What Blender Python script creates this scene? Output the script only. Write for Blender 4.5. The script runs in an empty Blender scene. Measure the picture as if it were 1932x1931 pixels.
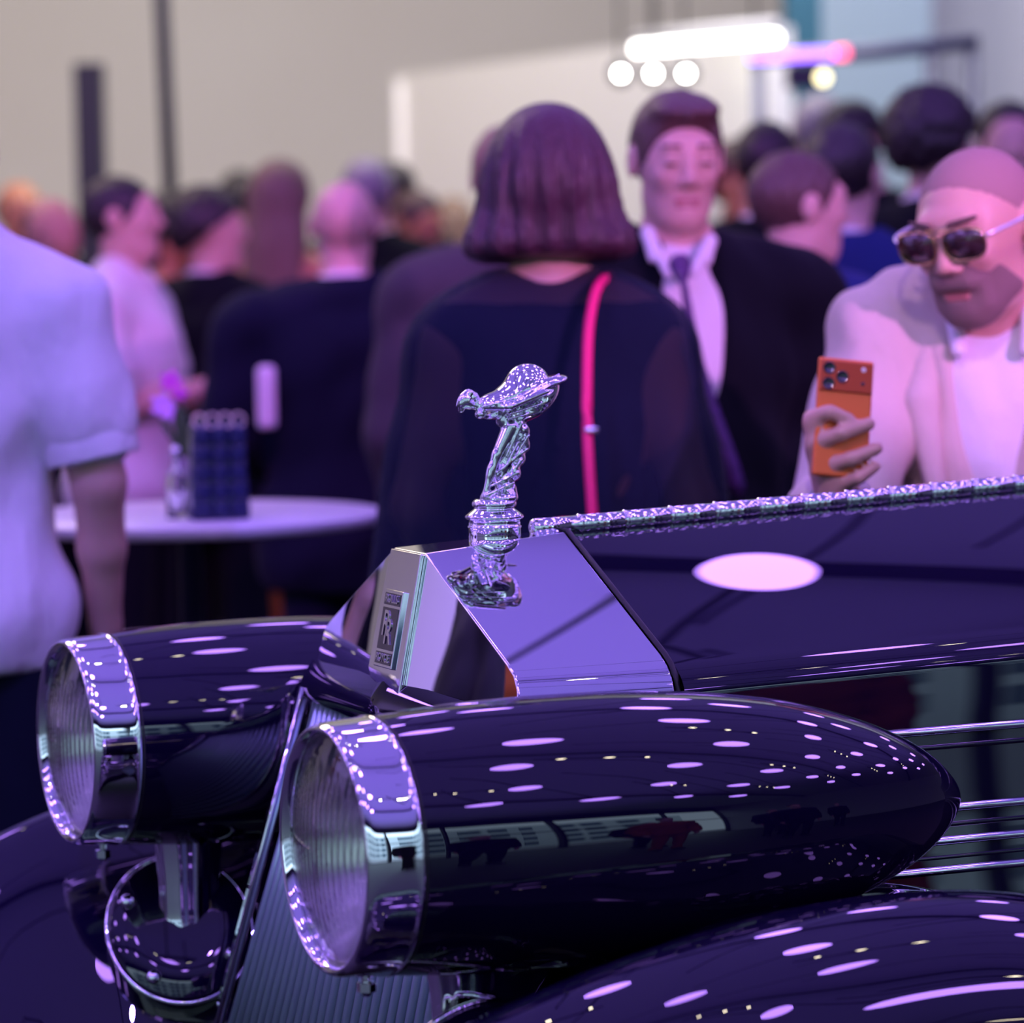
import bpy, bmesh, math, random
import numpy as np
from mathutils import Matrix, Vector
random.seed(7)
rng = np.random.RandomState(5)
scene = bpy.context.scene
COL = scene.collection
PI = math.pi

# ---------------------------------------------------------------- camera
FPX = 6500.0; YH = 480.0; CH = 1.56
ROLL = math.radians(1.0)
PIT = math.atan((965.5 - YH) / FPX)
Fv = np.array([0, math.cos(PIT), -math.sin(PIT)])
R0 = np.array([1.0, 0, 0]); U0 = np.array([0, math.sin(PIT), math.cos(PIT)])
Rv = R0 * math.cos(ROLL) - U0 * math.sin(ROLL)
Uv = U0 * math.cos(ROLL) + R0 * math.sin(ROLL)
Cv = np.array([0, 0, CH])
cam = bpy.data.cameras.new('camera')
camo = bpy.data.objects.new('camera', cam); COL.objects.link(camo)
M = Matrix.Identity(4)
for i in range(3):
    M[i][0] = Rv[i]; M[i][1] = Uv[i]; M[i][2] = -Fv[i]; M[i][3] = Cv[i]
camo.matrix_world = M
cam.sensor_width = 36.0; cam.sensor_fit = 'HORIZONTAL'
cam.lens = 36.0 * FPX / 1932.0
cam.clip_start = 0.05; cam.clip_end = 200
cam.dof.use_dof = True; cam.dof.focus_distance = 4.1; cam.dof.aperture_fstop = 3.3
cam.dof.aperture_blades = 0
scene.camera = camo

# ---------------------------------------------------------------- world, exposure
vs = scene.view_settings
vs.view_transform = 'Standard'; vs.look = 'None'; vs.gamma = 1.0; vs.exposure = 0.0
vs.use_curve_mapping = False
scene.cycles.sample_clamp_indirect = 6.0
scene.cycles.caustics_refractive = False; scene.cycles.caustics_reflective = False
w = bpy.data.worlds.new('world'); scene.world = w; w.use_nodes = True
bg = w.node_tree.nodes['Background']
bg.inputs[0].default_value = (0.58, 0.78, 1.0, 1); bg.inputs[1].default_value = 2.1

CAR_YAW = math.radians(24)
def area(name, loc, target, size, power, color, size_y=None, spread=None):
    l = bpy.data.lights.new(name, 'AREA'); l.energy = power; l.color = color
    l.size = size
    if size_y: l.shape = 'RECTANGLE'; l.size_y = size_y
    if spread: l.spread = math.radians(spread)
    o = bpy.data.objects.new(name, l); COL.objects.link(o); o.location = loc
    d = Vector(target) - Vector(loc)
    o.rotation_euler = d.to_track_quat('-Z', 'Y').to_euler()
    return o
def spot(name, loc, target, power, color, angle=50, radius=0.05, blend=0.5):
    l = bpy.data.lights.new(name, 'SPOT'); l.energy = power; l.color = color
    l.spot_size = math.radians(angle); l.spot_blend = blend; l.shadow_soft_size = radius
    o = bpy.data.objects.new(name, l); COL.objects.link(o); o.location = loc
    d = Vector(target) - Vector(loc)
    o.rotation_euler = d.to_track_quat('-Z', 'Y').to_euler()
    return o
VIO = (0.34, 0.20, 1.0)
# added unseen area light, gives the ceiling its violet glow
area('added_ceiling_wash', (0.5, 4.5, 4.3), (0.5, 4.5, 9), 16, 580, (0.26, 0.155, 1.0), 16)
# white light of the far hall washing the back wall and booth
area('hall_light', (-3.2, 14.0, 5.2), (-3.2, 21.9, 1.2), 7.0, 170, (1.0, 0.88, 0.72), 1.0, 120)
area('booth_light', (0.3, 12.6, 4.9), (0.9, 15.6, 1.3), 3.0, 215, (1.0, 0.96, 0.86), 0.6)
area('hall_light_right', (4.0, 13.5, 5.0), (4.2, 21.5, 2.0), 5.0, 150, (0.72, 0.72, 1.0), 1.0)
area('hall_top_light', (-3.5, 11.5, 5.2), (-3.5, 10.0, 0), 3.0, 130, (1.0, 0.80, 0.60), 2.0)
# coloured spots over the stand (violet over the guests, magenta from the front)
spot('violet_spot', (-1.6, 2.2, 4.2), (-0.9, 6.0, 1.2), 360, (0.24, 0.14, 1.0), 46)
spot('violet_spot', (0.6, 1.5, 4.3), (0.3, 5.6, 1.2), 60, (0.34, 0.16, 1.0), 40)
spot('magenta_spot', (2.7, 1.7, 2.75), (0.33, 6.3, 1.62), 760, (0.86, 0.26, 0.95), 20)
spot('magenta_spot', (-0.4, 2.6, 4.2), (-0.9, 9.0, 1.6), 520, (0.85, 0.10, 0.75), 34)
spot('pink_white_spot', (0.1, 2.2, 3.9), (0.75, 4.9, 1.45), 120, (1.0, 0.62, 0.80), 26)
spot('violet_spot', (2.8, 3.2, 4.3), (1.2, 7.2, 1.5), 230, (0.36, 0.16, 1.0), 40)
spot('added_wall_spot', (-4.5, 6.0, 5.0), (-9.0, 7.2, 2.2), 3000, (0.34, 0.22, 1.0), 80)  # added unseen spot, tints the left wall that the radiator mirrors

# ---------------------------------------------------------------- pixel helpers (photo frame 1932x1931)
def at(px, py, D):
    return Cv + (Fv + Rv * (px - 966) / FPX + Uv * (965.5 - py) / FPX) * D
axX = np.array([math.cos(CAR_YAW), math.sin(CAR_YAW), 0])
axY = np.array([-math.sin(CAR_YAW), math.cos(CAR_YAW), 0])
axZ = np.array([0, 0, 1.0])
LS = 0.95                                    # distance between the headlamps
NL = at(612, 1605, 3.69)
LZ = NL[2]
CAR_O = NL + axY * LS / 2; CAR_O[2] = 0
def car_local(P):
    d = np.asarray(P) - CAR_O
    return np.array([d @ axX, d @ axY, d @ axZ])
def car_world(L): return CAR_O + axX * L[0] + axY * L[1] + axZ * L[2]
CL = car_local(Cv)
def on_plane(px, py, n, c):                  # where a sight line meets a plane of the car
    r = Fv + Rv * (px - 966) / FPX + Uv * (965.5 - py) / FPX
    d = np.array([r @ axX, r @ axY, r @ axZ]); n = np.array(n, float)
    return CL + d * ((c - CL @ n) / (d @ n))

# ---------------------------------------------------------------- materials
def mat(name, color, rough=0.6, metal=0.0, spec=0.5, coat=0.0, coat_rough=0.02, coat_ior=1.5,
        emis=None, estr=0.0, trans=0.0, ior=1.5, alpha=1.0, noise=None, bump=None, sheen=0.0, sss=0.0):
    m = bpy.data.materials.new(name); m.use_nodes = True
    nt = m.node_tree; b = nt.nodes['Principled BSDF']
    b.inputs['Base Color'].default_value = (*color, 1)
    b.inputs['Roughness'].default_value = rough
    b.inputs['Metallic'].default_value = metal
    b.inputs['Specular IOR Level'].default_value = spec
    b.inputs['Coat Weight'].default_value = coat
    b.inputs['Coat Roughness'].default_value = coat_rough
    b.inputs['Coat IOR'].default_value = coat_ior
    b.inputs['IOR'].default_value = ior
    b.inputs['Transmission Weight'].default_value = trans
    b.inputs['Alpha'].default_value = alpha
    b.inputs['Sheen Weight'].default_value = sheen
    if sss:
        b.inputs['Subsurface Weight'].default_value = sss
        b.inputs['Subsurface Radius'].default_value = (0.02, 0.008, 0.004)
    if emis:
        b.inputs['Emission Color'].default_value = (*emis, 1)
        b.inputs['Emission Strength'].default_value = estr
    tc = None
    def coord(sc):
        t = nt.nodes.new('ShaderNodeTexCoord'); mp = nt.nodes.new('ShaderNodeMapping')
        nt.links.new(t.outputs['Object'], mp.inputs[0]); mp.inputs['Scale'].default_value = sc
        return mp.outputs[0]
    if noise:                                # (scale xyz, amount, detail)
        sc, amt, col2 = noise
        n = nt.nodes.new('ShaderNodeTexNoise'); nt.links.new(coord(sc), n.inputs['Vector'])
        n.inputs['Scale'].default_value = 1.0; n.inputs['Detail'].default_value = 4
        r = nt.nodes.new('ShaderNodeValToRGB'); nt.links.new(n.outputs['Fac'], r.inputs[0])
        r.color_ramp.elements[0].position = 0.5 - 0.25 / max(amt, .01) * 0.5
        r.color_ramp.elements[1].position = 0.5 + 0.25 / max(amt, .01) * 0.5
        r.color_ramp.elements[0].color = (*color, 1); r.color_ramp.elements[1].color = (*col2, 1)
        nt.links.new(r.outputs[0], b.inputs['Base Color'])
    if bump:                                 # (scale xyz, strength, distance)
        sc, st, di = bump
        n = nt.nodes.new('ShaderNodeTexNoise'); nt.links.new(coord(sc), n.inputs['Vector'])
        n.inputs['Scale'].default_value = 1.0; n.inputs['Detail'].default_value = 3
        bp = nt.nodes.new('ShaderNodeBump'); bp.inputs['Strength'].default_value = st
        bp.inputs['Distance'].default_value = di
        nt.links.new(n.outputs['Fac'], bp.inputs['Height']); nt.links.new(bp.outputs[0], b.inputs['Normal'])
    return m

CHROME = mat('chrome', (0.92, 0.93, 0.97), 0.015, 1.0)
CHROME2 = mat('polished_chrome_figure', (0.90, 0.90, 0.95), 0.02, 1.0)
STEEL = mat('brushed_grille_steel', (0.66, 0.88, 0.95), 0.30, 0.6, bump=((300, 300, 4), 0.15, 0.001))
PAINT = mat('black_gloss_paint', (0.0045, 0.0018, 0.018), 0.30, 0.0, 0.0, coat=1.0, coat_rough=0.0, coat_ior=1.66)
BLACKM = mat('black_rubber', (0.01, 0.01, 0.012), 0.5)
DARKCORE = mat('radiator_core', (0.01, 0.012, 0.02), 0.7)
ENGRAVE = mat('badge_black_enamel', (0.01, 0.01, 0.015), 0.2, coat=1.0)
LENS = mat('headlamp_glass', (0.97, 0.98, 1.0), 0.0, trans=1.0, ior=1.45)
REFL = mat('headlamp_reflector', (0.66, 0.72, 0.60), 0.28, 0.85)
BULB = mat('bulb_glass', (0.9, 0.9, 0.85), 0.1)

# ---------------------------------------------------------------- object helpers
def link(o, parent=None):
    COL.objects.link(o)
    if parent is not None: o.parent = parent
    return o
def tag(o, label=None, cat=None, group=None, kind=None):
    if label: o['label'] = label
    if cat: o['category'] = cat
    if group: o['group'] = group
    if kind: o['kind'] = kind
    return o
def empty(name, loc=(0, 0, 0), rz=0.0, parent=None):
    o = bpy.data.objects.new(name, None); o.empty_display_size = 0.1
    o.location = [float(v) for v in loc]; o.rotation_euler = (0, 0, rz)
    return link(o, parent)
def mesh_np(name, V, Q, material, parent=None, smooth=True):
    V = np.asarray(V, np.float32); Q = np.asarray(Q, np.int32)
    me = bpy.data.meshes.new(name)
    me.vertices.add(len(V)); me.vertices.foreach_set('co', V.ravel())
    n = Q.shape[1]
    me.loops.add(Q.size); me.loops.foreach_set('vertex_index', Q.ravel())
    me.polygons.add(len(Q))
    me.polygons.foreach_set('loop_start', np.arange(0, Q.size, n, dtype=np.int32))
    me.polygons.foreach_set('loop_total', np.full(len(Q), n, np.int32))
    me.polygons.foreach_set('use_smooth', np.full(len(Q), smooth, bool))
    me.update(calc_edges=True); me.validate()
    if material: me.materials.append(material)
    return link(bpy.data.objects.new(name, me), parent)
def pyd(name, verts, faces, material, parent=None, smooth=False, bevel=0.0, segs=3):
    me = bpy.data.meshes.new(name); me.from_pydata([tuple(map(float, v)) for v in verts], [], faces)
    bm = bmesh.new(); bm.from_mesh(me); bmesh.ops.recalc_face_normals(bm, faces=bm.faces); bm.to_mesh(me); bm.free(); me.update()
    if material: me.materials.append(material)
    o = link(bpy.data.objects.new(name, me), parent)
    if bevel:
        m = o.modifiers.new('bevel', 'BEVEL'); m.width = bevel; m.segments = segs; m.limit_method = 'ANGLE'
        m.angle_limit = math.radians(12); m.harden_normals = True
        smooth = True
    if smooth:
        for p in me.polygons: p.use_smooth = True
    return o
def box(name, c, s, material, parent=None, bevel=0.0, rz=0.0, segs=3):
    v = []
    for sx in (-.5, .5):
        for sy in (-.5, .5):
            for sz in (-.5, .5):
                x, y = sx * s[0], sy * s[1]
                v.append((c[0] + x * math.cos(rz) - y * math.sin(rz), c[1] + x * math.sin(rz) + y * math.cos(rz), c[2] + sz * s[2]))
    f = [(0, 1, 3, 2), (4, 6, 7, 5), (0, 4, 5, 1), (2, 3, 7, 6), (0, 2, 6, 4), (1, 5, 7, 3)]
    return pyd(name, v, f, material, parent, bevel=bevel, segs=segs)
def grid(name, P, material, parent=None, close_u=False, close_v=False, smooth=True, flip=False):
    nu, nv = P.shape[:2]
    idx = np.arange(nu * nv).reshape(nu, nv)
    a = idx if close_u else idx[:-1]; b = np.roll(idx, -1, 0) if close_u else idx[1:]
    def vv(A): return (A, np.roll(A, -1, 1)) if close_v else (A[:, :-1], A[:, 1:])
    a0, a1 = vv(a); b0, b1 = vv(b)
    Q = np.stack([a0, b0, b1, a1], -1).reshape(-1, 4)
    if flip: Q = Q[:, ::-1]
    return mesh_np(name, P.reshape(-1, 3), Q, material, parent, smooth)
def basis(d):
    d = np.asarray(d, float); d = d / np.linalg.norm(d)
    a = np.array([0, 0, 1.0]) if abs(d[2]) < .9 else np.array([1.0, 0, 0])
    u = np.cross(a, d); u /= np.linalg.norm(u)
    return u, np.cross(d, u), d
def lathe(name, o, d, prof, material, parent=None, n=64, cap=True, smooth=True):
    """prof: list of (t along axis, radius)"""
    u, v, d = basis(d); o = np.asarray(o, float)
    prof = list(prof)
    if cap:
        if prof[0][1] > 1e-5: prof = [(prof[0][0], 1e-5), prof[0]] + prof[1:]
        if prof[-1][1] > 1e-5: prof = prof + [(prof[-1][0], 1e-5)]
    th = np.linspace(0, 2 * PI, n, endpoint=False)
    P = np.array([[o + d * t + (u * math.cos(a) + v * math.sin(a)) * r for a in th] for t, r in prof])
    return grid(name, P, material, parent, close_v=True, smooth=smooth, flip=True)
def smoothprof(pts, n=8):
    """Catmull-Rom through profile points"""
    pts = [np.array(p, float) for p in pts]; out = []
    for i in range(len(pts) - 1):
        p0 = pts[max(i - 1, 0)]; p1 = pts[i]; p2 = pts[i + 1]; p3 = pts[min(i + 2, len(pts) - 1)]
        for k in range(n):
            t = k / n
            out.append(.5 * ((2 * p1) + (-p0 + p2) * t + (2 * p0 - 5 * p1 + 4 * p2 - p3) * t * t + (-p0 + 3 * p1 - 3 * p2 + p3) * t ** 3))
    out.append(pts[-1]); return out
def tube(name, pts, rad, material, parent=None, n=12, closed=False, sm=0):
    pts = smoothprof(pts, sm) if sm else [np.asarray(p, float) for p in pts]
    if not hasattr(rad, '__len__'): rad = [rad] * len(pts)
    elif sm: rad = list(np.interp(np.linspace(0, 1, len(pts)), np.linspace(0, 1, len(rad)), rad))
    P = []; m = len(pts)
    for i, p in enumerate(pts):
        d = pts[(i + 1) % m] - pts[i - 1] if closed else pts[min(i + 1, m - 1)] - pts[max(i - 1, 0)]
        u, v, _ = basis(d)
        P.append([p + (u * math.cos(a) + v * math.sin(a)) * rad[i] for a in np.linspace(0, 2 * PI, n, endpoint=False)])
    if not closed:
        P = [[pts[0]] * n] + P + [[pts[-1]] * n]
    return grid(name, np.array(P), material, parent, close_u=closed, close_v=True, flip=True)

# ---------------------------------------------------------------- implicit surfaces
class Field:
    def __init__(s, lo, hi, h):
        s.lo = np.array(lo, np.float32); s.h = h
        s.n = np.ceil((np.array(hi) - s.lo) / h).astype(int) + 1
        s.F = np.full(s.n, 0.3, np.float32)
        s.ax = [s.lo[i] + h * np.arange(s.n[i], dtype=np.float32) for i in range(3)]
    def sub(s, lo, hi):
        a = np.clip(np.floor((np.array(lo) - s.lo) / s.h).astype(int), 0, s.n)
        b = np.clip(np.ceil((np.array(hi) - s.lo) / s.h).astype(int) + 1, 0, s.n)
        if np.any(b <= a): return None
        sl = tuple(slice(a[i], b[i]) for i in range(3))
        X = s.ax[0][sl[0]][:, None, None]; Y = s.ax[1][sl[1]][None, :, None]; Z = s.ax[2][sl[2]][None, None, :]
        return sl, X, Y, Z
    def comb(s, sl, d, k, op):
        A = s.F[sl]
        if op == 'add':
            if k > 0:
                hh = np.maximum(k - np.abs(A - d), 0) / k
                s.F[sl] = np.minimum(A, d) - hh * hh * k * .25
            else: s.F[sl] = np.minimum(A, d)
        else:
            d = -d
            if k > 0:
                hh = np.maximum(k - np.abs(A - d), 0) / k
                s.F[sl] = np.maximum(A, d) + hh * hh * k * .25
            else: s.F[sl] = np.maximum(A, d)
    def add(s, pr, inf=0.0, op=None):
        op = op or pr.get('op', 'add'); k = pr.get('k', .02)
        if pr['t'] == 'ell':
            c = np.array(pr['c'], np.float32); r = np.array(pr['r'], np.float32) + inf; Rm = pr.get('R')
            m = max(r) + k + 3 * s.h + .006
            if Rm is None: ext = r + k + 3 * s.h + .006
            else: ext = np.sqrt(((np.array(Rm) ** 2) * (r ** 2)[None, :]).sum(1)) + k + 3 * s.h + .006
            g = s.sub(c - ext, c + ext)
            if g is None: return
            sl, X, Y, Z = g; X = X - c[0]; Y = Y - c[1]; Z = Z - c[2]
            if Rm is not None:
                Rm = np.array(Rm, np.float32)
                a = X * Rm[0, 0] + Y * Rm[1, 0] + Z * Rm[2, 0]
                b = X * Rm[0, 1] + Y * Rm[1, 1] + Z * Rm[2, 1]
                c_ = X * Rm[0, 2] + Y * Rm[1, 2] + Z * Rm[2, 2]
            else: a, b, c_ = X, Y, Z
            k0 = np.sqrt((a / r[0]) ** 2 + (b / r[1]) ** 2 + (c_ / r[2]) ** 2)
            k1 = np.sqrt((a / r[0] ** 2) ** 2 + (b / r[1] ** 2) ** 2 + (c_ / r[2] ** 2) ** 2) + 1e-6
            d = k0 * (k0 - 1) / k1
        else:
            a = np.array(pr['a'], np.float32); b = np.array(pr['b'], np.float32)
            ra, rb = pr['r'][0] + inf, pr['r'][1] + inf
            m = max(ra, rb) + k + 3 * s.h + .006
            g = s.sub(np.minimum(a, b) - m, np.maximum(a, b) + m)
            if g is None: return
            sl, X, Y, Z = g; ba = b - a; L2 = float(ba @ ba) + 1e-9
            X = X - a[0]; Y = Y - a[1]; Z = Z - a[2]
            t = np.clip((X * ba[0] + Y * ba[1] + Z * ba[2]) / L2, 0, 1)
            d = np.sqrt((X - ba[0] * t) ** 2 + (Y - ba[1] * t) ** 2 + (Z - ba[2] * t) ** 2) - (ra + (rb - ra) * t)
        s.comb(sl, d.astype(np.float32), k, op)
    def clip(s, p, n, k=0.0):
        """remove everything on the side n points to"""
        n = np.array(n, float); n /= np.linalg.norm(n)
        d = (s.ax[0][:, None, None] - p[0]) * n[0] + (s.ax[1][None, :, None] - p[1]) * n[1] + (s.ax[2][None, None, :] - p[2]) * n[2]
        A = s.F; d = d.astype(np.float32)
        if k > 0:
            hh = np.maximum(k - np.abs(A - d), 0) / k
            s.F = np.maximum(A, d) + hh * hh * k * .25
        else: s.F = np.maximum(A, d)
    def mesh(s):
        F = s.F.copy()
        for a in range(3):                    # close the volume at its borders
            ix = [slice(None)] * 3
            for e in (0, -1):
                ix[a] = e; F[tuple(ix)] = np.maximum(F[tuple(ix)], 1e-3)
        S = F < 0
        c = S[:-1, :-1, :-1].astype(np.int8)
        for dx in (0, 1):
            for dy in (0, 1):
                for dz in (0, 1):
                    if dx or dy or dz:
                        c = c + S[dx:S.shape[0] - 1 + dx, dy:S.shape[1] - 1 + dy, dz:S.shape[2] - 1 + dz]
        act = (c > 0) & (c < 8)
        I = np.argwhere(act); n = len(I)
        ids = np.full(act.shape, -1, np.int32); ids[act] = np.arange(n)
        corners = [(x, y, z) for x in (0, 1) for y in (0, 1) for z in (0, 1)]
        vals = {cc: F[I[:, 0] + cc[0], I[:, 1] + cc[1], I[:, 2] + cc[2]] for cc in corners}
        acc = np.zeros((n, 3), np.float64); cnt = np.zeros(n)
        for cc in corners:
            for a in range(3):
                if cc[a] == 0:
                    dd = list(cc); dd[a] = 1; dd = tuple(dd)
                    va, vb = vals[cc], vals[dd]; m = (va < 0) != (vb < 0)
                    t = va[m] / (va[m] - vb[m]); p = np.tile(np.array(cc, float), (m.sum(), 1)); p[:, a] = t
                    acc[m] += p; cnt[m] += 1
        V = (I + acc / cnt[:, None]) * s.h + s.lo
        Qs = []
        for a in range(3):
            b, c2 = (a + 1) % 3, (a + 2) % 3
            sl0 = [slice(None)] * 3; sl1 = [slice(None)] * 3
            sl0[a] = slice(0, -1); sl1[a] = slice(1, None)
            for q in (b, c2): sl0[q] = slice(1, -1); sl1[q] = slice(1, -1)
            A = S[tuple(sl0)]; B = S[tuple(sl1)]
            E = np.argwhere(A != B)
            if not len(E): continue
            inside = A[E[:, 0], E[:, 1], E[:, 2]]
            E[:, b] += 1; E[:, c2] += 1
            def cid(db, dc):
                e = E.copy(); e[:, b] -= db; e[:, c2] -= dc
                return ids[e[:, 0], e[:, 1], e[:, 2]]
            q = np.stack([cid(1, 1), cid(0, 1), cid(0, 0), cid(1, 0)], 1)
            q[~inside] = q[~inside][:, ::-1]
            Qs.append(q)
        return V, np.concatenate(Qs)
def ell(c, r, k=.02, R=None, op='add'): return dict(t='ell', c=c, r=r, k=k, R=R, op=op)
def cap(a, b, ra, rb=None, k=.02, op='add'): return dict(t='cap', a=a, b=b, r=(ra, rb if rb is not None else ra), k=k, op=op)
def euler(rx=0, ry=0, rz=0):
    from mathutils import Euler
    return np.array(Euler((rx, ry, rz), 'XYZ').to_matrix())
def implicit(name, prims, h, material, parent, inf=0.0, pad=.05, disp=None, clips=(), lap=1, after=None, box_=None):
    if box_ is None:
        lo = np.full(3, 9e9); hi = -lo
        for p in prims:
            if p['op'] != 'add': continue
            if p['t'] == 'ell':
                r = np.array(p['r'])
                if p.get('R') is not None: r = np.full(3, max(r))
                lo = np.minimum(lo, np.array(p['c']) - r); hi = np.maximum(hi, np.array(p['c']) + r)
            else:
                r = max(p['r']); lo = np.minimum(lo, np.minimum(p['a'], p['b']) - r); hi = np.maximum(hi, np.maximum(p['a'], p['b']) + r)
        lo -= pad + inf; hi += pad + inf
    else: lo, hi = box_
    f = Field(lo, hi, h)
    for p in prims: f.add(p, inf if p['op'] == 'add' else 0)
    if disp: f.F += disp(f.ax[0][:, None, None], f.ax[1][None, :, None], f.ax[2][None, None, :]).astype(np.float32)
    for c in clips: f.clip(*c)
    if after:
        for p in after: f.add(p)
    V, Q = f.mesh()
    for _ in range(lap):
        A = np.zeros_like(V); N_ = np.zeros(len(V))
        for i in range(4):
            a_, b_ = Q[:, i], Q[:, (i + 1) % 4]
            for c in range(3): A[:, c] += np.bincount(a_, V[b_, c], len(V)) + np.bincount(b_, V[a_, c], len(V))
            N_ += np.bincount(a_, minlength=len(V)) + np.bincount(b_, minlength=len(V))
        V = V * .4 + A / N_[:, None] * .6
    return mesh_np(name, V, Q, material, parent)

exec_parts = True
# ================================================================ THE ROOM
WALLM = mat('cream_plaster', (0.62, 0.59, 0.55), 0.9, noise=((0.6, 0.6, 0.6), 0.6, (0.66, 0.64, 0.60)))
WALLG = mat('grey_plaster', (0.45, 0.46, 0.50), 0.9)
WHITEW = mat('white_booth_panel', (0.80, 0.79, 0.75), 0.7)
TEAL = mat('teal_painted_column', (0.015, 0.10, 0.15), 0.6)
TEALP = mat('pale_teal_panel', (0.30, 0.40, 0.46), 0.7)
CEILM = mat('white_ceiling', (0.80, 0.79, 0.82), 0.95)
FLOORM = mat('dark_floor', (0.030, 0.028, 0.035), 0.55, noise=((3, 3, 3), 0.8, (0.022, 0.02, 0.026)))
DARKMET = mat('dark_metal', (0.018, 0.02, 0.028), 0.5)
GREYMET = mat('grey_metal', (0.16, 0.17, 0.24), 0.45, 0.4)
X0, X1, Y0, Y1, ZC = -9.0, 15.0, -5.0, 22.0, 5.6
def struct(o): o['kind'] = 'structure'; return o
struct(box('floor', ((X0 + X1) / 2, (Y0 + Y1) / 2, -.05), (X1 - X0, Y1 - Y0, .1), FLOORM))
struct(box('ceiling', ((X0 + X1) / 2, (Y0 + Y1) / 2, ZC + .05), (X1 - X0, Y1 - Y0, .1), CEILM))
struct(box('wall_back', ((X0 + X1) / 2, Y1 + .1, ZC / 2), (X1 - X0, .2, ZC), WALLM))
struct(box('wall_left', (X0 - .1, (Y0 + Y1) / 2, ZC / 2), (.2, Y1 - Y0, ZC), WALLM))
struct(box('wall_right', (X1 + .1, (Y0 + Y1) / 2, ZC / 2), (.2, Y1 - Y0, ZC), WALLG))
# street side: slender mullions and rails of the shop window behind the photographer
k = 0
for x in np.arange(X0, X1 + .1, 3.0):
    struct(box('trim_%d' % k, (x, Y0, ZC / 2), (.09, .14, ZC), DARKMET)); k += 1
for z in (.08, 2.9, ZC - .45):
    struct(box('trim_%d' % k, ((X0 + X1) / 2, Y0, z), (X1 - X0, .12, .09 if z < 5 else .9), DARKMET)); k += 1
# ceiling rails
for y in (-1.3, 3.1, 7.6):
    struct(box('trim_%d' % k, ((X0 + X1) / 2, y + .35, ZC - .12), (X1 - X0, .06, .16), DARKMET)); k += 1

# white booth partition, receding to the left
def wall_seg(name, pa, pb, z0, z1, th, m, parent=None):
    a = np.array(pa[:2]); b = np.array(pb[:2]); c = (a + b) / 2; L = np.linalg.norm(b - a); ang = math.atan2(*(b - a)[::-1])
    return box(name, (c[0], c[1], (z0 + z1) / 2), (L, th, z1 - z0), m, parent, rz=ang)
pa = at(765, 300, 18.0); pb = at(1475, 300, 14.6)
struct(wall_seg('wall_booth', pa, pb, 0, 2.50, .12, WHITEW))
struct(wall_seg('trim_80', at(750, 300, 17.9), at(772, 300, 17.9), 1.9, 2.46, .08, mat('white_trim_cap', (.85, .85, .85), .5)))
struct(wall_seg('wall_panel_right', at(1545, 300, 17.0), at(1757, 300, 17.0), 0, 4.5, .10, TEALP))
struct(wall_seg('wall_far_right', at(1740, 300, 17.8), at(2400, 300, 17.0), 0, 4.5, .10, WALLG))
struct(wall_seg('column_teal', at(1482, 300, 15.6), at(1548, 300, 15.6), 0, 4.6, .25, TEAL))
# pillars at the left
t = box('display_totem', (*at(173, 300, 14.0)[:2], 1.18), (.115, .12, 2.36), DARKMET, bevel=.004)
tag(t, 'dark upright totem against the pale back wall, cut off below the ceiling', 'totem')
pl = empty('support_pole', (*at(338, 300, 13.0)[:2], 0))
lathe('pole', (0, 0, 0), (-.02, 0, 1), [(0, .028), (4.6, .028)], DARKMET, pl, 20)
lathe('base_plate', (0, 0, 0), (0, 0, 1), [(0, .16), (.02, .16), (.03, .05)], DARKMET, pl, 32)
tag(pl, 'slim dark pole rising from behind the crowd out of the top of the view', 'pole')

# linear lamp over the booth and its round spots
WHITEL = mat('white_lamp', (1, 1, 1), .5, emis=(1.0, 0.98, 0.93), estr=9)
SPOTL = mat('white_spot_bulb', (1, 1, 1), .5, emis=(1.0, 0.98, 0.93), estr=60)
BLUEL = mat('violet_led', (.3, .2, 1), .5, emis=(0.28, 0.12, 1.0), estr=5)
REDL = mat('red_led', (1, .2, .3), .5, emis=(1.0, 0.08, 0.22), estr=4)
AMBL = mat('amber_lamp', (1, 1, .6), .5, emis=(1.0, 0.88, 0.45), estr=5)
lf = empty('linear_lamp', at(1335, 80, 14.2))
p0 = at(1200, 92, 14.6) - at(1335, 80, 14.2); p1 = at(1465, 70, 14.0) - at(1335, 80, 14.2)
tube('tube', [p0, p1], .020, WHITEL, lf, 12)
tube('housing', [p0 + np.array([0, 0, .045]), p1 + np.array([0, 0, .045])], .03, mat('lamp_housing', (.7, .7, .7), .5), lf, 12)
for t_ in (.15, .85):
    c_ = p0 + (p1 - p0) * t_
    tube('rod', [c_ + np.array([0, 0, .05]), (c_[0], c_[1], ZC - at(1335, 80, 14.2)[2])], .006, DARKMET, lf, 8)
tag(lf, 'long glowing white tube lamp hung over the white booth wall', 'lamp')
for i, px in enumerate((1172, 1233, 1295)):
    P = at(px, 138, 14.3)
    e = empty('spot_lamp', P)
    lathe('housing', (0, .14, .02), (0, -1, -.2), [(0, .01), (.01, .045), (.10, .05)], DARKMET, e, 24)
    tube('rod', [(0, .12, .05), (0, .12, ZC - P[2])], .006, DARKMET, e, 8)
    lathe('bulb', (0, .03, 0), (0, -1, -.2), [(0, .013), (.012, .011), (.02, .004)], SPOTL, e, 24)
    tag(e, ['left one of the three round white spots under the tube lamp', 'middle one of the three round white spots under the tube lamp',
            'right one of the three round white spots, above the tall man in a tie'][i], 'lamp', 'round white spots under the tube lamp')
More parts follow.
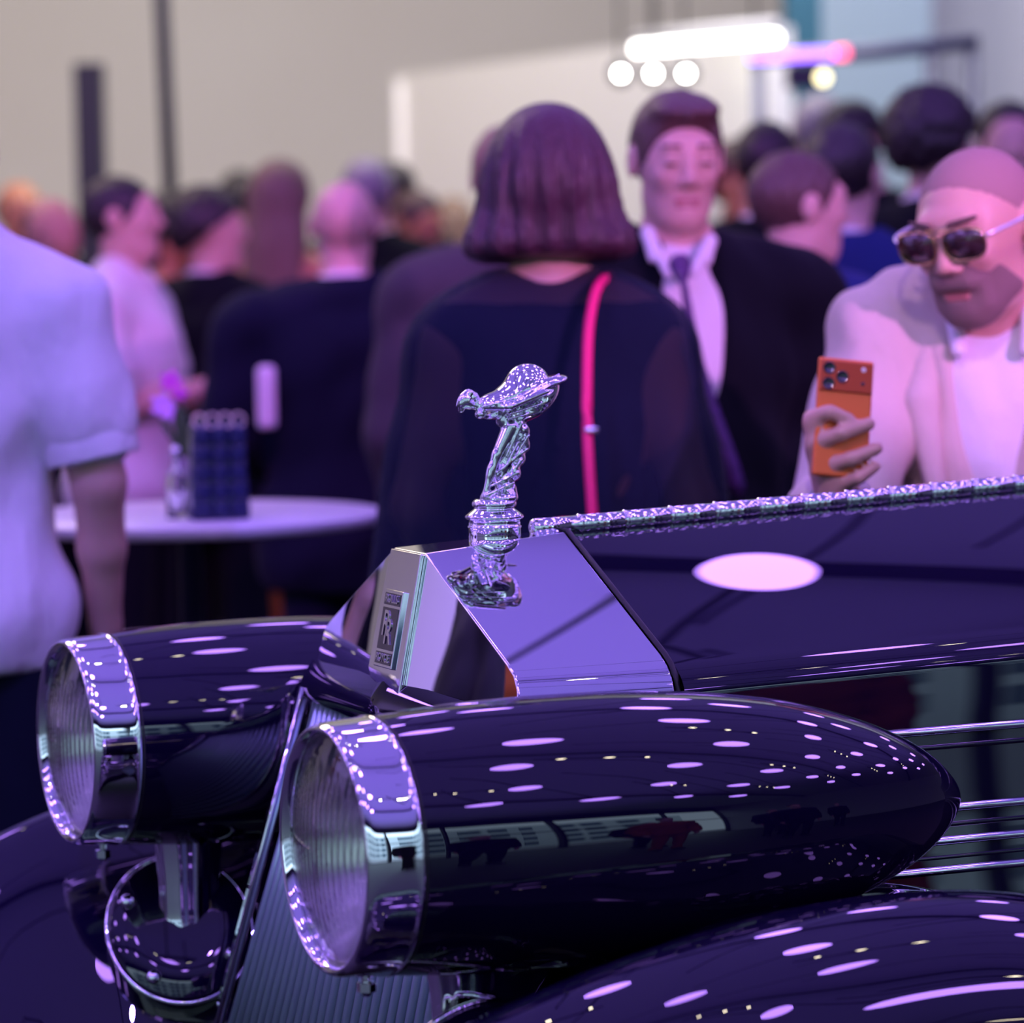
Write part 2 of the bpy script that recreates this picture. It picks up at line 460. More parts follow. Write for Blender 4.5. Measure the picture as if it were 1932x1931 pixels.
# LED bar on a metal portal
po = empty('metal_portal', (*at(1640, 300, 12.4)[:2], 0))
org = np.array(at(1640, 300, 12.4)); org[2] = 0
def tl(px, py, D): return at(px, py, D) - org
tube('crossbar', [tl(1415, 108, 12.4), tl(1640, 98, 12.4), tl(1845, 78, 12.4)], .028, GREYMET, po, 12)
for px in (1430, 1755, 1835):
    a = tl(px, 95, 12.4); tube('post', [(a[0], a[1], 0), a], .024, GREYMET, po, 12)
box('control_box', tl(1515, 145, 12.4), (.12, .1, .085), DARKMET, po, bevel=.005)
tag(po, 'grey metal portal frame standing behind the guests at the right', 'frame')
lb = empty('led_bar', at(1510, 104, 12.2))
q = at(1510, 104, 12.2)
tube('violet_diffuser', [at(1415, 108, 12.2) - q, at(1572, 101, 12.2) - q], .017, BLUEL, lb, 12)
tube('red_diffuser', [at(1576, 101, 12.2) - q, at(1600, 99, 12.2) - q], .019, REDL, lb, 12)
tag(lb, 'glowing violet bar of light with a red end on the metal portal', 'lamp')
al = empty('round_lamp', at(1553, 146, 12.2))
lathe('housing', (0, .05, 0), (0, -1, 0), [(0, .02), (.04, .03)], DARKMET, al, 20)
tube('rod', [(0, .03, 0), (0, .05, .09), (0, .2, .10)], .006, DARKMET, al, 8)
lathe('bulb', (0, .01, 0), (0, -1, 0), [(0, .022), (.01, .018)], AMBL, al, 20)
tag(al, 'small round yellowish lamp below the violet light bar', 'lamp')

# pendant lamps over the car (they show as ovals in the paint)
PEND = mat('pendant_glow', (1, 1, 1), .5, emis=(0.42, 0.20, 1.0), estr=23)
PHOUSE = mat('pendant_metal', (.03, .03, .04), .4)
n_b = np.array([-.033, -.4618, 1.0]); n_b /= np.linalg.norm(n_b)
hit = on_plane(1410, 1050, n_b, n_b @ np.array([.5, 0, 1.215]))
dv = hit - CL; dv /= np.linalg.norm(dv); rv = dv - 2 * (dv @ n_b) * n_b
PZ = 3.55
t_ = (PZ - hit[2]) / rv[2]; main = car_world(hit + rv * t_)
PENDS = []
def pendant(P, first=[None]):
    if first[0] is None:
        e = empty('pendant_lamp', P)
        pr = [(0, .001), (.0, .14), (.02, .165), (.045, .135), (.075, .09), (.10, .03), (.105, .001)]
        lathe('shade', (0, 0, -.02), (0, 0, 1), smoothprof(pr[3:], 4), PHOUSE, e, 32)
        lathe('diffuser', (0, 0, -.02), (0, 0, 1), smoothprof([(-.035, .002), (-.024, .07), (0, .120), (.03, .132), (.045, .134)], 4), PEND, e, 32)
        lathe('stem', (0, 0, .07), (0, 0, 1), [(0, .012), (ZC - PZ - .07, .012)], PHOUSE, e, 10)
        first[0] = e
    else:
        e = first[0].copy(); COL.objects.link(e); e.location = P
        for ch in list(first[0].children):
            c = ch.copy(); COL.objects.link(c); c.parent = e
    tag(e, 'round violet pendant lamp over the car, mirrored in its paint', 'lamp', 'violet pendant lamps over the car')
for i in range(-5, 5):
    for j in range(-5, 5):
        P = main + np.array([i * 1.20 + (.40 if j % 2 else 0), j * 1.08, 0])
        if X0 + .5 < P[0] < 8.5 and Y0 + .4 < P[1] < 9.5: pendant(tuple(P)); PENDS.append(P)
WARML = mat('warm_lamp', (1, 1, 1), .5, emis=(1.0, 0.85, 0.6), estr=45)
def tri_spot(P, first=[None]):
    if first[0] is None:
        e = empty('track_spots', P)
        box('track', (0, 0, .12), (.9, .04, .03), DARKMET, e)
        for s in (-.32, 0, .32):
            lathe('spot_head', (s, 0, .10), (0, 0, -1), [(0, .03), (.12, .035)], DARKMET, e, 16)
            lathe('bulb', (s, 0, -.018), (0, 0, -1), [(0, .028), (.012, .02)], WARML, e, 16)
        first[0] = e
    else:
        e = first[0].copy(); COL.objects.link(e); e.location = P
        for ch in list(first[0].children):
            c = ch.copy(); COL.objects.link(c); c.parent = e
    tag(e, 'ceiling track with three small warm spots over the car', 'lamp', 'tracks with three warm spots')
for i in range(-3, 3):
    for j in range(-3, 3):
        P = main + np.array([i * 2.6 + 1.5, j * 2.1 + 1.1, 1.2])
        if Y0 + .4 < P[1] < 9 and all(abs(P[1] - a[1]) > .08 or abs(P[0] - a[0]) > .5 for a in PENDS): tri_spot(tuple(P))

# house across the street and pavement (only mirrored in the chrome)
PAVE = mat('pavement', (0.22, 0.22, 0.24), .9)
HOUSE = mat('pale_house_front', (0.62, 0.68, 0.70), .9)
HWIN = mat('house_window', (0.05, 0.10, 0.14), .2)
struct(box('ground_street', (0, Y0 - 10, -.06), (70, 20, .1), PAVE))
ho = empty('house', (0, -19, 0))
box('facade', (8, 0, 4.6), (50, .4, 9.2), HOUSE, ho)
wm = None
for i in range(22):
    for j in range(4):
        if wm is None: wo = box('window', (0, 0, 0), (1.1, .1, 1.3), HWIN, ho); wm = wo
        else: wo = wm.copy(); COL.objects.link(wo); wo.parent = ho
        wo.location = (-14.5 + i * 2.1 + (.6 if i % 3 == 0 else 0), .22, 1.6 + j * 2.1)
tag(ho, 'pale house with rows of windows across the street, mirrored in the chrome', 'building')

# ================================================================ THE CAR
car = empty('vintage_car', CAR_O, CAR_YAW)
tag(car, 'black vintage limousine with chrome radiator, winged mascot and bullet headlamps', 'car')

# --- radiator shell
ZT = 1.200
def sec(front):
    out = []
    if front: S = [(.300, .050, ZT), (.303, .285, 1.088), (.303, .303, 1.077), (.302, .314, 1.062), (.300, .320, 1.043), (.290, .323, .985), (.185, .372, .55)]
    else: S = [(.500, .022, 1.2145), (.500, .287, 1.087), (.500, .304, 1.076), (.500, .316, 1.062), (.500, .323, 1.043), (.500, .330, .985), (.500, .370, .55)]
    return S
fr, re = sec(True), sec(False)
verts = []; faces = []
def ring(S): return [(x, -y, z) for x, y, z in reversed(S)] + [(x, y, z) for x, y, z in S]
A = ring(fr); B = ring(re); n = len(A)
verts = A + B
for i in range(n - 1): faces.append((i, i + 1, n + i + 1, n + i))
# front pediment: facets left and right of the raised centre panel
cl = (.262, -.050, 1.015); cr = (.262, .050, 1.015)
verts += [cl, cr]; icl, icr = 2 * n, 2 * n + 1
h = n // 2
faces.append((h - 1, h, icr, icl))
bl = len(verts); verts += [(.292, -.306, 1.035), (.292, .306, 1.035)]
faces.append((icl, bl, 2, 3, 4, 5, h - 1)[::1])
faces.append((icr, h, h + 1, h + 2, h + 3, h + 4, bl + 1))
shell = pyd('radiator_shell', verts, faces, CHROME, car)
m_ = shell.modifiers.new('thick', 'SOLIDIFY'); m_.thickness = .006; m_.offset = -1
m_ = shell.modifiers.new('bevel', 'BEVEL'); m_.width = .0022; m_.segments = 3; m_.limit_method = 'ANGLE'; m_.angle_limit = math.radians(25); m_.harden_normals = True
for p in shell.data.polygons: p.use_smooth = True
# thin black joint between shell and bonnet
tube('bonnet_joint', [(.504, y, z + .001) for x, y, z in ring(re)], .0035, BLACKM, shell, 8)
# raised centre panel
def prism(name, pts, nrm, d, m, parent, bevel=.002):
    nrm = np.array(nrm, float); nrm /= np.linalg.norm(nrm)
    k = len(pts); v = [np.array(p, float) for p in pts]; v = v + [p + nrm * d for p in v]
    f = [tuple(range(k))[::-1], tuple(range(k, 2 * k))] + [(i, (i + 1) % k, k + (i + 1) % k, k + i) for i in range(k)]
    return pyd(name, v, f, m, parent, bevel=bevel)
fn = np.array([-1.0, 0, .2])
cp = prism('centre_panel', [(.2995, -.050, 1.1985), (.2995, .048, 1.1985), (.2697, .058, 1.052), (.2672, .046, 1.040), (.2631, -.045, 1.020), (.2628, -.052, 1.018)], fn, .005, CHROME, shell, .002)
bsz = empty('badge', (0, 0, 0), 0, car)
b0 = np.array([.2795, .004, 1.103]); up = np.array([.2, 0, 1.0]); up /= np.linalg.norm(up); fnn = fn / np.linalg.norm(fn)
def bp(u_, v_, w_): return b0 + np.array([0, -1.0, 0]) * u_ + up * v_ + fnn * w_     # u: right as read from the front
def bplate(name, u0, u1, v0, v1, w0, w1, m, bevel=.0012):
    return prism(name, [bp(u0, v0, w0), bp(u1, v0, w0), bp(u1, v1, w0), bp(u0, v1, w0)], fnn, w1 - w0, m, bsz, bevel)
bplate('plate', -.029, .029, -.048, .048, .003, .0085, CHROME)
bplate('enamel', -.025, .025, .029, .044, .0080, .0092, ENGRAVE, .0004)
bplate('enamel', -.025, .025, -.026, .026, .0080, .0092, ENGRAVE, .0004)
bplate('enamel', -.025, .025, -.044, -.029, .0080, .0092, ENGRAVE, .0004)
def text(name, s, u_, v_, size, sx=1.0, ext=.0009, off=0.0):
    c = bpy.data.curves.new(name, 'FONT'); c.body = s; c.align_x = 'CENTER'; c.align_y = 'CENTER'; c.size = size; c.extrude = ext; c.offset = off
    c.materials.append(CHROME)
    o = bpy.data.objects.new(name, c); link(o, bsz)
    # text x -> -Y, text y -> up, text z -> front normal
    X = np.array([0, -1.0, 0]) * sx; Yv = up; Z = fnn; P = bp(u_, v_, .0096)
    o.matrix_local = Matrix(((X[0], Yv[0], Z[0], P[0]), (X[1], Yv[1], Z[1], P[1]), (X[2], Yv[2], Z[2], P[2]), (0, 0, 0, 1)))
    return o
def text(name, s, u_, v_, size, sx=1.0, ext=.0009, off=0.0, _f=text):
    o = _f(name, s, u_, v_, size, sx, ext, off); bpy.context.view_layer.update()
    me = bpy.data.meshes.new_from_object(o.evaluated_get(bpy.context.evaluated_depsgraph_get()))
    n_ = bpy.data.objects.new('letters', me); link(n_, bsz); n_.matrix_local = o.matrix_local.copy()
    if not me.materials: me.materials.append(CHROME)
    bpy.data.objects.remove(o)
    n_.name = 'lettering'
    return n_
text('lettering', 'ROLLS', 0, .0365, .0150, .95)
text('lettering', 'ROYCE', 0, -.0365, .0150, .88)
text('lettering', 'R', -.005, .005, .046, .85)
text('lettering', 'R', .005, -.005, .046, .85)
# black curved cowl under the pediment
P = []
for i in range(33):
    y = -.316 + .632 * i / 32; ay = abs(y) / .316
    row = []
    dip = .012
    for q in range(15):
        a = q / 14
        z = 1.046 + .012 * (1 - ay) - dip - a * (.060 - dip + .012 * (1 - ay))
        x = .2645 + (z - 1.04) * .2 + .026 * ay - .012 * math.sin(a * PI * .80)
        row.append((x, y, z))
    P.append(row)
grid('front_cowl', np.array(P), PAINT, car, flip=False)
# frame bars at the sides of the grille and the core behind
for s in (-1, 1):
    prism('grille_frame', [(.280, s * .320, 1.0), (.280, s * .300, 1.0), (.166, s * .350, .55), (.166, s * .374, .55)][::s], fn, .010, CHROME, car, .003)
    tube('grille_edge', [(.269, s * .300, 1.0), (.154, s * .350, .55)], .0035, CHROME, car, 8)
prism('radiator_core', [(.315, -.30, 1.0), (.315, .30, 1.0), (.225, .34, .55), (.225, -.34, .55)], fn, .01, DARKCORE, car, 0)
# vertical vanes
NS = 27
for i in range(NS):
    t = -1 + 2 * (i + .5) / NS
    yt, yb = t * .294, t * .345
    ztop = .996 if abs(t) > .2 else .99
    xt = .262 + .024 * abs(t) + (ztop - 1.0) * .2; xb = .157 + .006 * abs(t)
    prof = [(-.0062, .020), (-.0062, .007)] + [(-.0062 * math.cos(a), .007 - .007 * math.sin(a)) for a in np.linspace(.45, PI - .45, 6)] + [(.0062, .007), (.0062, .020)]
    v = [(xt + b, yt + a, ztop) for a, b in prof] + [(xb + b, yb + a * 1.12, .55) for a, b in prof]
    k = len(prof); f = [(j, j + 1, k + j + 1, k + j) for j in range(k - 1)] + [tuple(range(k)), tuple(range(2 * k - 1, k - 1, -1))]
    pyd('grille_slat', v, f, STEEL, car, smooth=True)

# --- bonnet
def bsec(x, s):
    u = x - .5
    top = 1.2135 + .036 * u; hw = .327 + .035 * u; sh = 1.045 + .030 * u
    pts = [(0.004, top)]
    a = np.array([.30 + .035 * u - .008, 1.0805 + .030 * u])
    for t in np.linspace(.08, 1, 10): pts.append((.004 + (a[0] - .004) * t, top + (a[1] - top) * t + .0035 * math.sin(t * PI)))
    p1 = np.array([hw + .002, 1.066 + .03 * u]); p2 = np.array([hw + .004, sh - .005])
    for t in np.linspace(.12, 1, 9): pts.append(tuple((1 - t) ** 2 * a + 2 * t * (1 - t) * p1 + t * t * p2))
    for z, o_ in ((.99, .008), (.96, .010), (.90, .013), (.86, .016), (.82, .020), (.78, .028), (.70, .034), (.60, .036)):
        pts.append((hw + o_, z + .01 * u))
    return [(x, s * y, z) for y, z in pts]
xs = list(np.linspace(.508, 2.15, 34))
for s in (-1, 1):
    grid('bonnet_panel', np.array([bsec(x, s) for x in xs]), PAINT, car, flip=(s > 0))
end = bsec(2.15, -1)[::-1] + bsec(2.15, 1)
pyd('scuttle_plate', end, [tuple(range(len(end)))], PAINT, car)
# hinge
hx0 = .468; seg = .0640; hz = lambda x: 1.2195 + .0345 * (x - .468)
first = None; ncol = None
k = 0; x = hx0
while x < 2.1:
    L = seg - .004
    if k == 0:
        o = lathe('hinge_segment', (0, 0, 0), (1, 0, .0345), [(-.006, .004), (-.003, .010), (0, .0118), (L, .0118)], CHROME, car, 24)
    elif first is None:
        o = lathe('hinge_segment', (0, 0, 0), (1, 0, .0345), [(0, .0105), (.001, .0116), (L - .001, .0116), (L, .0105)], CHROME, car, 24); first = o
    else:
        o = first.copy(); link(o, car)
    o.location = (x, 0, hz(x))
    if ncol is None: c = lathe('hinge_collar', (0, 0, 0), (1, 0, .0345), [(0, .010), (.0012, .0128), (.0042, .0128), (.0054, .010)], CHROME, car, 24); ncol = c
    else: c = ncol.copy(); link(c, car)
    c.location = (x + L - .0007, 0, hz(x + L))
    x += seg; k += 1
# chrome strips on the bonnet sides
for s in (-1, 1):
    for z0, o_, x0 in ((.979, .0085, .60), (.885, .0135, .60), (.846, .017, .60), (.811, .021, .60)):
        pts = [(x, s * (.327 + .035 * (x - .5) + o_), z0 + .004 * (x - .6)) for x in np.linspace(x0, 2.12, 10)]
        tube('side_strip', pts, .0055, CHROME, car, 12)
        # pressed rib below the strip
        pts = [(x, s * (.327 + .035 * (x - .5) + o_ - .001), z0 - .020 + .004 * (x - .6)) for x in np.linspace(x0 + .02, 2.12, 10)]
        tube('side_rib', pts, .0045, PAINT, car, 10)

# --- front wings
def crest(x):
    X = [-.45, -.38, -.28, -.15, -.03, .05, .15, .25, .35, .45, .58, .75, .92, 1.08, 1.25, 1.36]
    Z = [.30, .46, .60, .70, .762, .790, .818, .838, .852, .860, .864, .850, .80, .66, .45, .34]
    Yc = [.76, .76, .76, .755, .75, .745, .74, .73, .72, .70, .68, .68, .68, .68, .68, .68]
    return np.interp(x, X, Yc), np.interp(x, X, Z)
cz = np.polynomial.polynomial
wx = np.linspace(-.45, 1.36, 87)
cy_, cz_ = crest(wx)
def smo(a, n):
    for _ in range(n): a = np.concatenate([a[:1], (a[:-2] + 2 * a[1:-1] + a[2:]) / 4, a[-1:]])
    return a
cy_ = smo(cy_, 30); cz_ = smo(cz_, 24)
for s in (-1, 1):
    P = []
    for x, yc, zc in zip(wx, cy_, cz_):
        b = float(np.clip((x + .05) / .50, 0, 1)); b = b * b * (3 - 2 * b)          # 0: deep inner slope, 1: level catwalk
        zi = (1 - b) * max(zc - .48, .14) + b * (zc - .035)
        yi = float(np.interp(x, [-.1, .12, .30], [.33, .385, .40]))
        outer = [(yc + .20, zc - .55), (yc + .205, zc - .38), (yc + .195, zc - .24), (yc + .165, zc - .125), (yc + .115, zc - .048), (yc + .055, zc - .011), (yc, zc)]
        inner = []
        for q in range(1, 8):
            t = q / 7
            y = yc + (yi - yc) * t
            zl = zc + (zi - zc) * (t ** 1.35) * (1 if b < 1 else 1)
            zl -= b * .016 * math.sin(t * PI)
            inner.append((y, zl))
        inner.append((yi - .02, zi - .03)); inner.append((yi - .03, zi - .16))
        cs = smoothprof(outer + inner, 5)
        P.append([(x, s * y, max(z, .12)) for y, z in cs])
    grid('front_wing', np.array(P), PAINT, car, flip=(s < 0))

# --- headlamps
def headlamp(s):
    e = empty('headlamp', (0, s * LS / 2, LZ), 0, car)
    body = smoothprof([(.052, .1385), (.10, .1435), (.18, .1485), (.28, .1500), (.37, .1480), (.47, .1400), (.56, .1260), (.64, .1040), (.70, .0800), (.745, .0540), (.772, .0300), (.785, .0120), (.7872, .0)], 8)
    # the tail droops slightly towards its tip
    th = np.linspace(0, 2 * PI, 97)[:-1]
    P = np.array([[(t, r * math.cos(a), r * math.sin(a) - .004 * (t / .787)) for a in th] for t, r in body])
    o = grid('lamp_shell', P, PAINT, e, close_v=True, flip=False)
    bez = [(.016, .1215), (.006, .1230), (-.001, .1270), (-.003, .1310), (.001, .1345), (.008, .1365), (.030, .1385), (.052, .1400), (.056, .1412), (.059, .1400), (.060, .1350)]
    P = np.array([[(t, r * math.cos(a), r * math.sin(a)) for a in th] for t, r in smoothprof(bez, 4)])
    grid('bezel', P, CHROME, e, close_v=True, flip=False)
    tube('rubber_seal', [(.062, .1392 * math.cos(a), .1392 * math.sin(a)) for a in th], .0016, BLACKM, o, 6, closed=True)
    # fluted glass
    n = 121; R = .1225; P = np.zeros((n // 2 + 1, 97, 3))
    rr = np.linspace(.0001, 1, n // 2 + 1)
    for i, r in enumerate(rr):
        for j, a in enumerate(np.linspace(0, 2 * PI, 97)):
            y, z = R * r * math.cos(a), R * r * math.sin(a)
            fl = .0022 * abs(math.sin(y * PI / .0135)) ** .7 * (1 - r ** 6)
            P[i, j] = (.012 - .020 * (1 - r * r) - fl, y, z)
    g = grid('lens', P, LENS, e, flip=True)
    m = g.modifiers.new('thick', 'SOLIDIFY'); m.thickness = .0025; m.offset = 1
    P = np.array([[(t, r * math.cos(a), r * math.sin(a)) for a in th] for t, r in [(.014, .1225), (.03, .112), (.06, .094), (.085, .070), (.10, .045), (.108, .022), (.110, .001)]])
    grid('reflector', P, REFL, e, close_v=True, flip=True)
    lathe('bulb', (.10, 0, 0), (-1, 0, 0), smoothprof([(0, .010), (.02, .012), (.035, .010), (.042, .001)], 3), BULB, e, 16)
    # clamp screw under the rim
    sc = lathe('clamp_screw', (.045, 0, -.139), (0, 0, -1), [(0, .005), (.008, .005), (.009, .0105), (.019, .0105), (.021, .006), (.024, .004)], CHROME, e, 6, smooth=False)
    # stalk: fluted chrome pedestal
    zb = .615 - LZ
    P = []
    for t in np.linspace(0, 1, 20):
        z = -.135 + (zb - .02 + .135) * t; fl = .044 + .010 * (1 - t) ** 6 + .050 * max(0, t - .55) ** 1.6 * 3.0
        P.append([(.165 + (fl * .95) * math.cos(a) * (1 + .02 * math.cos(12 * a)), (fl * .62) * math.sin(a) * (1 + .02 * math.cos(12 * a)), z) for a in th])
    grid('pedestal', np.array(P), CHROME, e, close_v=True, flip=True)
    return e
for s in (-1, 1):
    e = headlamp(s)
    if s > 0: e['label'] = 'headlamp behind the radiator'
    else: e['label'] = 'headlamp in front of the bonnet'
# oval mounting plates with bolts on the inner wing slopes
for s in (-1, 1):
    c = np.array([.150, .475 * s, .655]); nn = np.array([-.25, -.80 * s, .55]); nn /= np.linalg.norm(nn)
    u = np.array([.93, 0, .12]); u -= nn * (u @ nn); u /= np.linalg.norm(u); v = np.cross(nn, u) * (1 if s < 0 else 1)
    e = empty('mounting_plate', (0, 0, 0), 0, car)
    th = np.linspace(0, 2 * PI, 65)[:-1]
    def pl(r, w): return [c + u * .098 * r * math.cos(a) + v * .108 * r * math.sin(a) + nn * w for a in th]
    grid('plate', np.array([[c + nn * .030] * 64, pl(.5, .030), pl(.93, .026), pl(.98, .020), pl(1, .0), pl(1, -.05)]), PAINT, e, close_v=True, flip=False)
    tube('plate_edge', pl(.985, .018), .0035, CHROME, e, 8, closed=True)
    for a in (.75, 2.4, 3.9, 5.5):
        p = c + u * .076 * math.cos(a) + v * .084 * math.sin(a) + nn * .026
        lathe('bolt', p, nn, [(0, .010), (.005, .010), (.009, .006), (.010, .001)], CHROME, e, 16)

# --- filler cap and winged figure
mc = np.array([.4145, 0, 0])
base = empty('mascot', (0, 0, 0), 0, car)
bz = on_plane(932, 1030, (0, 1, 0), 0)[2] - .004
S_ = 1 / 1525.0                                # metres per photo pixel there
prof = [(0, 38), (0, 52), (3, 53.5), (10, 53.5), (12, 50), (40, 50.5), (41, 52), (44, 52), (45, 50), (56, 49.5), (58, 55), (61, 57), (64, 56), (70, 48), (76, 40), (79, 37), (80, 41), (83, 43), (88, 43), (92, 40), (95, 36)]
lathe('filler_cap', (mc[0], 0, bz), (0, 0, 1), [(a * S_, b * S_ * .98) for a, b in prof], CHROME, base, 72)
lathe('cap_collar', (mc[0], 0, bz - .006), (0, 0, 1), [(0, .045), (.008, .045), (.012, .040)], CHROME, base, 64)
def mp(px, py, y=0.0):
    p = on_plane(px, py, (0, 1, 0), y); return (float(p[0]), y, float(p[2]))
U = S_
H_ = []
def mcap(p, q, ra, rb, k=.004, y0=0., y1=0.): H_.append(cap(mp(*p, y0), mp(*q, y1), ra * U, rb * U, k))
def mell(c, r, rot=0, k=.004, y=0., op='add'): H_.append(ell(mp(*c, y), (r[0] * U, r[1] * U, r[2] * U), k, euler(0, math.radians(-rot), 0), op))
# head, bun, face
mell((879, 756), (14.5, 13, 17), 10)
mell((893, 750), (11, 11, 11), 0, .002)
mell((884, 742), (10, 11, 8), 0, .002)
mell((869, 763), (7, 8.5, 12), 10, .003)
mcap((863, 762), (862, 767), 2.4, 2.2, .0015)
mell((870, 775), (6, 6, 5), 0, .002)
for s in (-1, 1): mell((864, 759), (3, 3, 2.2), 0, .001, .0042 * s, 'sub')
mcap((888, 766), (914, 766), 8.0, 10)
# chest, belly, hips
mell((922, 766), (22, 30, 15), 20)
mell((934, 775), (25, 24, 14), 30)
for s in (-1, 1): mell((906, 782), (10, 10.5, 9.5), 10, .0025, .0082 * s)
mell((951, 790), (18, 16, 13), 50)
mell((966, 806), (16, 18.5, 19), 62)
# legs
for s in (-1, 1):
    mcap((963, 806), (938, 858), 15.5, 10, .004, .0055 * s, .0048 * s)
    mcap((938, 858), (929, 884), 9.6, 8.6, .003, .0048 * s, .0042 * s)
    mell((925, 893), (7.5, 8, 14), -12, .003, .0042 * s)
    mcap((929, 882), (914, 938), 8.2, 5, .003, .0042 * s, .004 * s)
mcap((968, 822), (950, 880), 12, 11, .004)
for s in (-1, 1):
    H_.append(cap(mp(908, 769, .024 * s), mp(985, 748, .036 * s), 2.4 * U, 2.6 * U, .0015))
    H_.append(cap(mp(985, 748, .036 * s), mp(1054, 707, .018 * s), 2.6 * U, 2.6 * U, .0015))
# drapery behind the legs
mell((980, 812), (17, 21, 20), 60)
mell((986, 836), (12, 19, 20), 15); mell((974, 862), (16, 21, 20), 25); mell((965, 888), (15, 22, 22), 30)
mell((948, 905), (17, 20, 28), 10); mell((958, 925), (16, 22, 20), 0)
mell((942, 940), (36, 36, 15), 0, .006)
for a, b, r in (((984, 800), (955, 862), 3.6), ((997, 822), (955, 890), 3.4), ((994, 848), (938, 892), 3.2), ((984, 868), (950, 915), 3.6), ((978, 892), (925, 918), 3.2), ((968, 912), (915, 936), 3.4), ((978, 835), (945, 900), 3.0)):
    for yy in (-.0150, .0130): mcap(a, b, r, r * .8, .0022, yy, yy * .75)
# arms under the cape
for s in (-1, 1):
    H_.append(cap(mp(918, 768, .016 * s), mp(962, 768, .036 * s), 8 * U, 6.5 * U, .003))
    H_.append(cap(mp(962, 768, .036 * s), mp(1035, 738, .038 * s), 6.5 * U, 4 * U, .004))
# billowing cape: crown, brim, bag below
mell((996, 722), (42, 38, 36), -5, .008)
mell((962, 742), (48, 40, 20), 30, .010)
mell((925, 757), (24, 24, 12), 20, .008)
mell((984, 743), (88, 56, 5.5), 22, .0030)
mell((1036, 720), (33, 48, 8), 16, .003)
mell((1014, 753), (52, 40, 26), 42, .004)
mell((984, 774), (32, 32, 20), 35, .006)
mell((1062, 742), (16, 26, 6), 50, .003, -.012, 'sub')
for a, b, dy in (((950, 776), (1030, 745), -.030), ((962, 790), (1025, 775), -.022), ((955, 784), (1038, 757), -.027)):
    mcap(a, b, 2.8, 2.4, .002, dy, dy * .9)
lo = np.array(mp(850, 955)) - [.004, .085, .012]; hi = np.array(mp(1075, 675)) + [.004, .085, .004]
implicit('winged_figure', H_, .00115, CHROME2, base, box_=(lo, hi), lap=4)

# ================================================================ THE GUESTS
def lin(r, g, b): return tuple(((c / 255) / 12.92 if c / 255 <= .04045 else ((c / 255 + .055) / 1.055) ** 2.4) for c in (r, g, b))
SKIN = [mat('skin_light', (0.62, 0.38, 0.29), .5, sss=.15), mat('skin_tan', (0.50, 0.27, 0.18), .5, sss=.15), mat('skin_warm', (0.55, 0.25, 0.12), .5, sss=.1)]
def cloth(name, c, rough=.85, sc=6, st=.5): return mat(name, c, rough, spec=.12, sheen=.02, bump=((sc, sc, sc * .5), st, .03))
C_WHITE = cloth('white_linen', (0.78, 0.77, 0.78), sc=9, st=.8)
C_WHITE2 = cloth('white_cotton', (0.72, 0.70, 0.66))
C_BLACK = cloth('black_wool', (0.0035, 0.0045, 0.008))
C_NAVY = cloth('navy_wool', (0.005, 0.007, 0.020))
C_BLUE = cloth('blue_wool', (0.014, 0.024, 0.11))
C_GREY = cloth('charcoal_wool', (0.05, 0.05, 0.055))
C_BEIGE = cloth('beige_linen', (0.60, 0.52, 0.45), sc=14, st=.4)
C_ORANGE = cloth('rust_dress', (0.32, 0.09, 0.02))
C_TIE = mat('violet_patterned_tie', (0.10, 0.03, 0.16), .5, noise=((90, 90, 90), .9, (0.04, 0.015, 0.07)))
HB = mat('dark_hair', (0.018, 0.011, 0.012), .45, bump=((120, 120, 14), .6, .01))
HBR = mat('brown_hair', (0.085, 0.042, 0.034), .42, bump=((140, 140, 12), .8, .01))
HLB = mat('light_brown_hair', (0.20, 0.13, 0.085), .5, bump=((120, 120, 8), .8, .01))
HGR = mat('grey_hair', (0.30, 0.28, 0.30), .5, bump=((120, 120, 14), .6, .01))
HPL = mat('plum_hair', (0.060, 0.018, 0.035), .36, bump=((170, 170, 9), .9, .01))
EYE = mat('eye_dark', (.02, .015, .015), .2); LIP = mat('lips', (.42, .16, .14), .45); BROW = mat('eyebrow', (.10, .06, .05), .8)
BEARD = mat('short_beard', (0.25, 0.165, 0.15), .8, bump=((400, 400, 400), .8, .004))
SHOE = mat('black_leather_shoe', (.01, .01, .01), .3)
HEADC = np.array([0, .005, 1.545])
def hp(prims, R):
    """turn the head primitives about the neck"""
    out = []
    for p in prims:
        q = dict(p)
        if q['t'] == 'ell':
            q['c'] = R @ (np.array(q['c']) - HEADC) + HEADC
            q['R'] = R if q.get('R') is None else R @ q['R']
        else:
            q['a'] = R @ (np.array(q['a']) - HEADC) + HEADC; q['b'] = R @ (np.array(q['b']) - HEADC) + HEADC
        out.append(q)
    return out
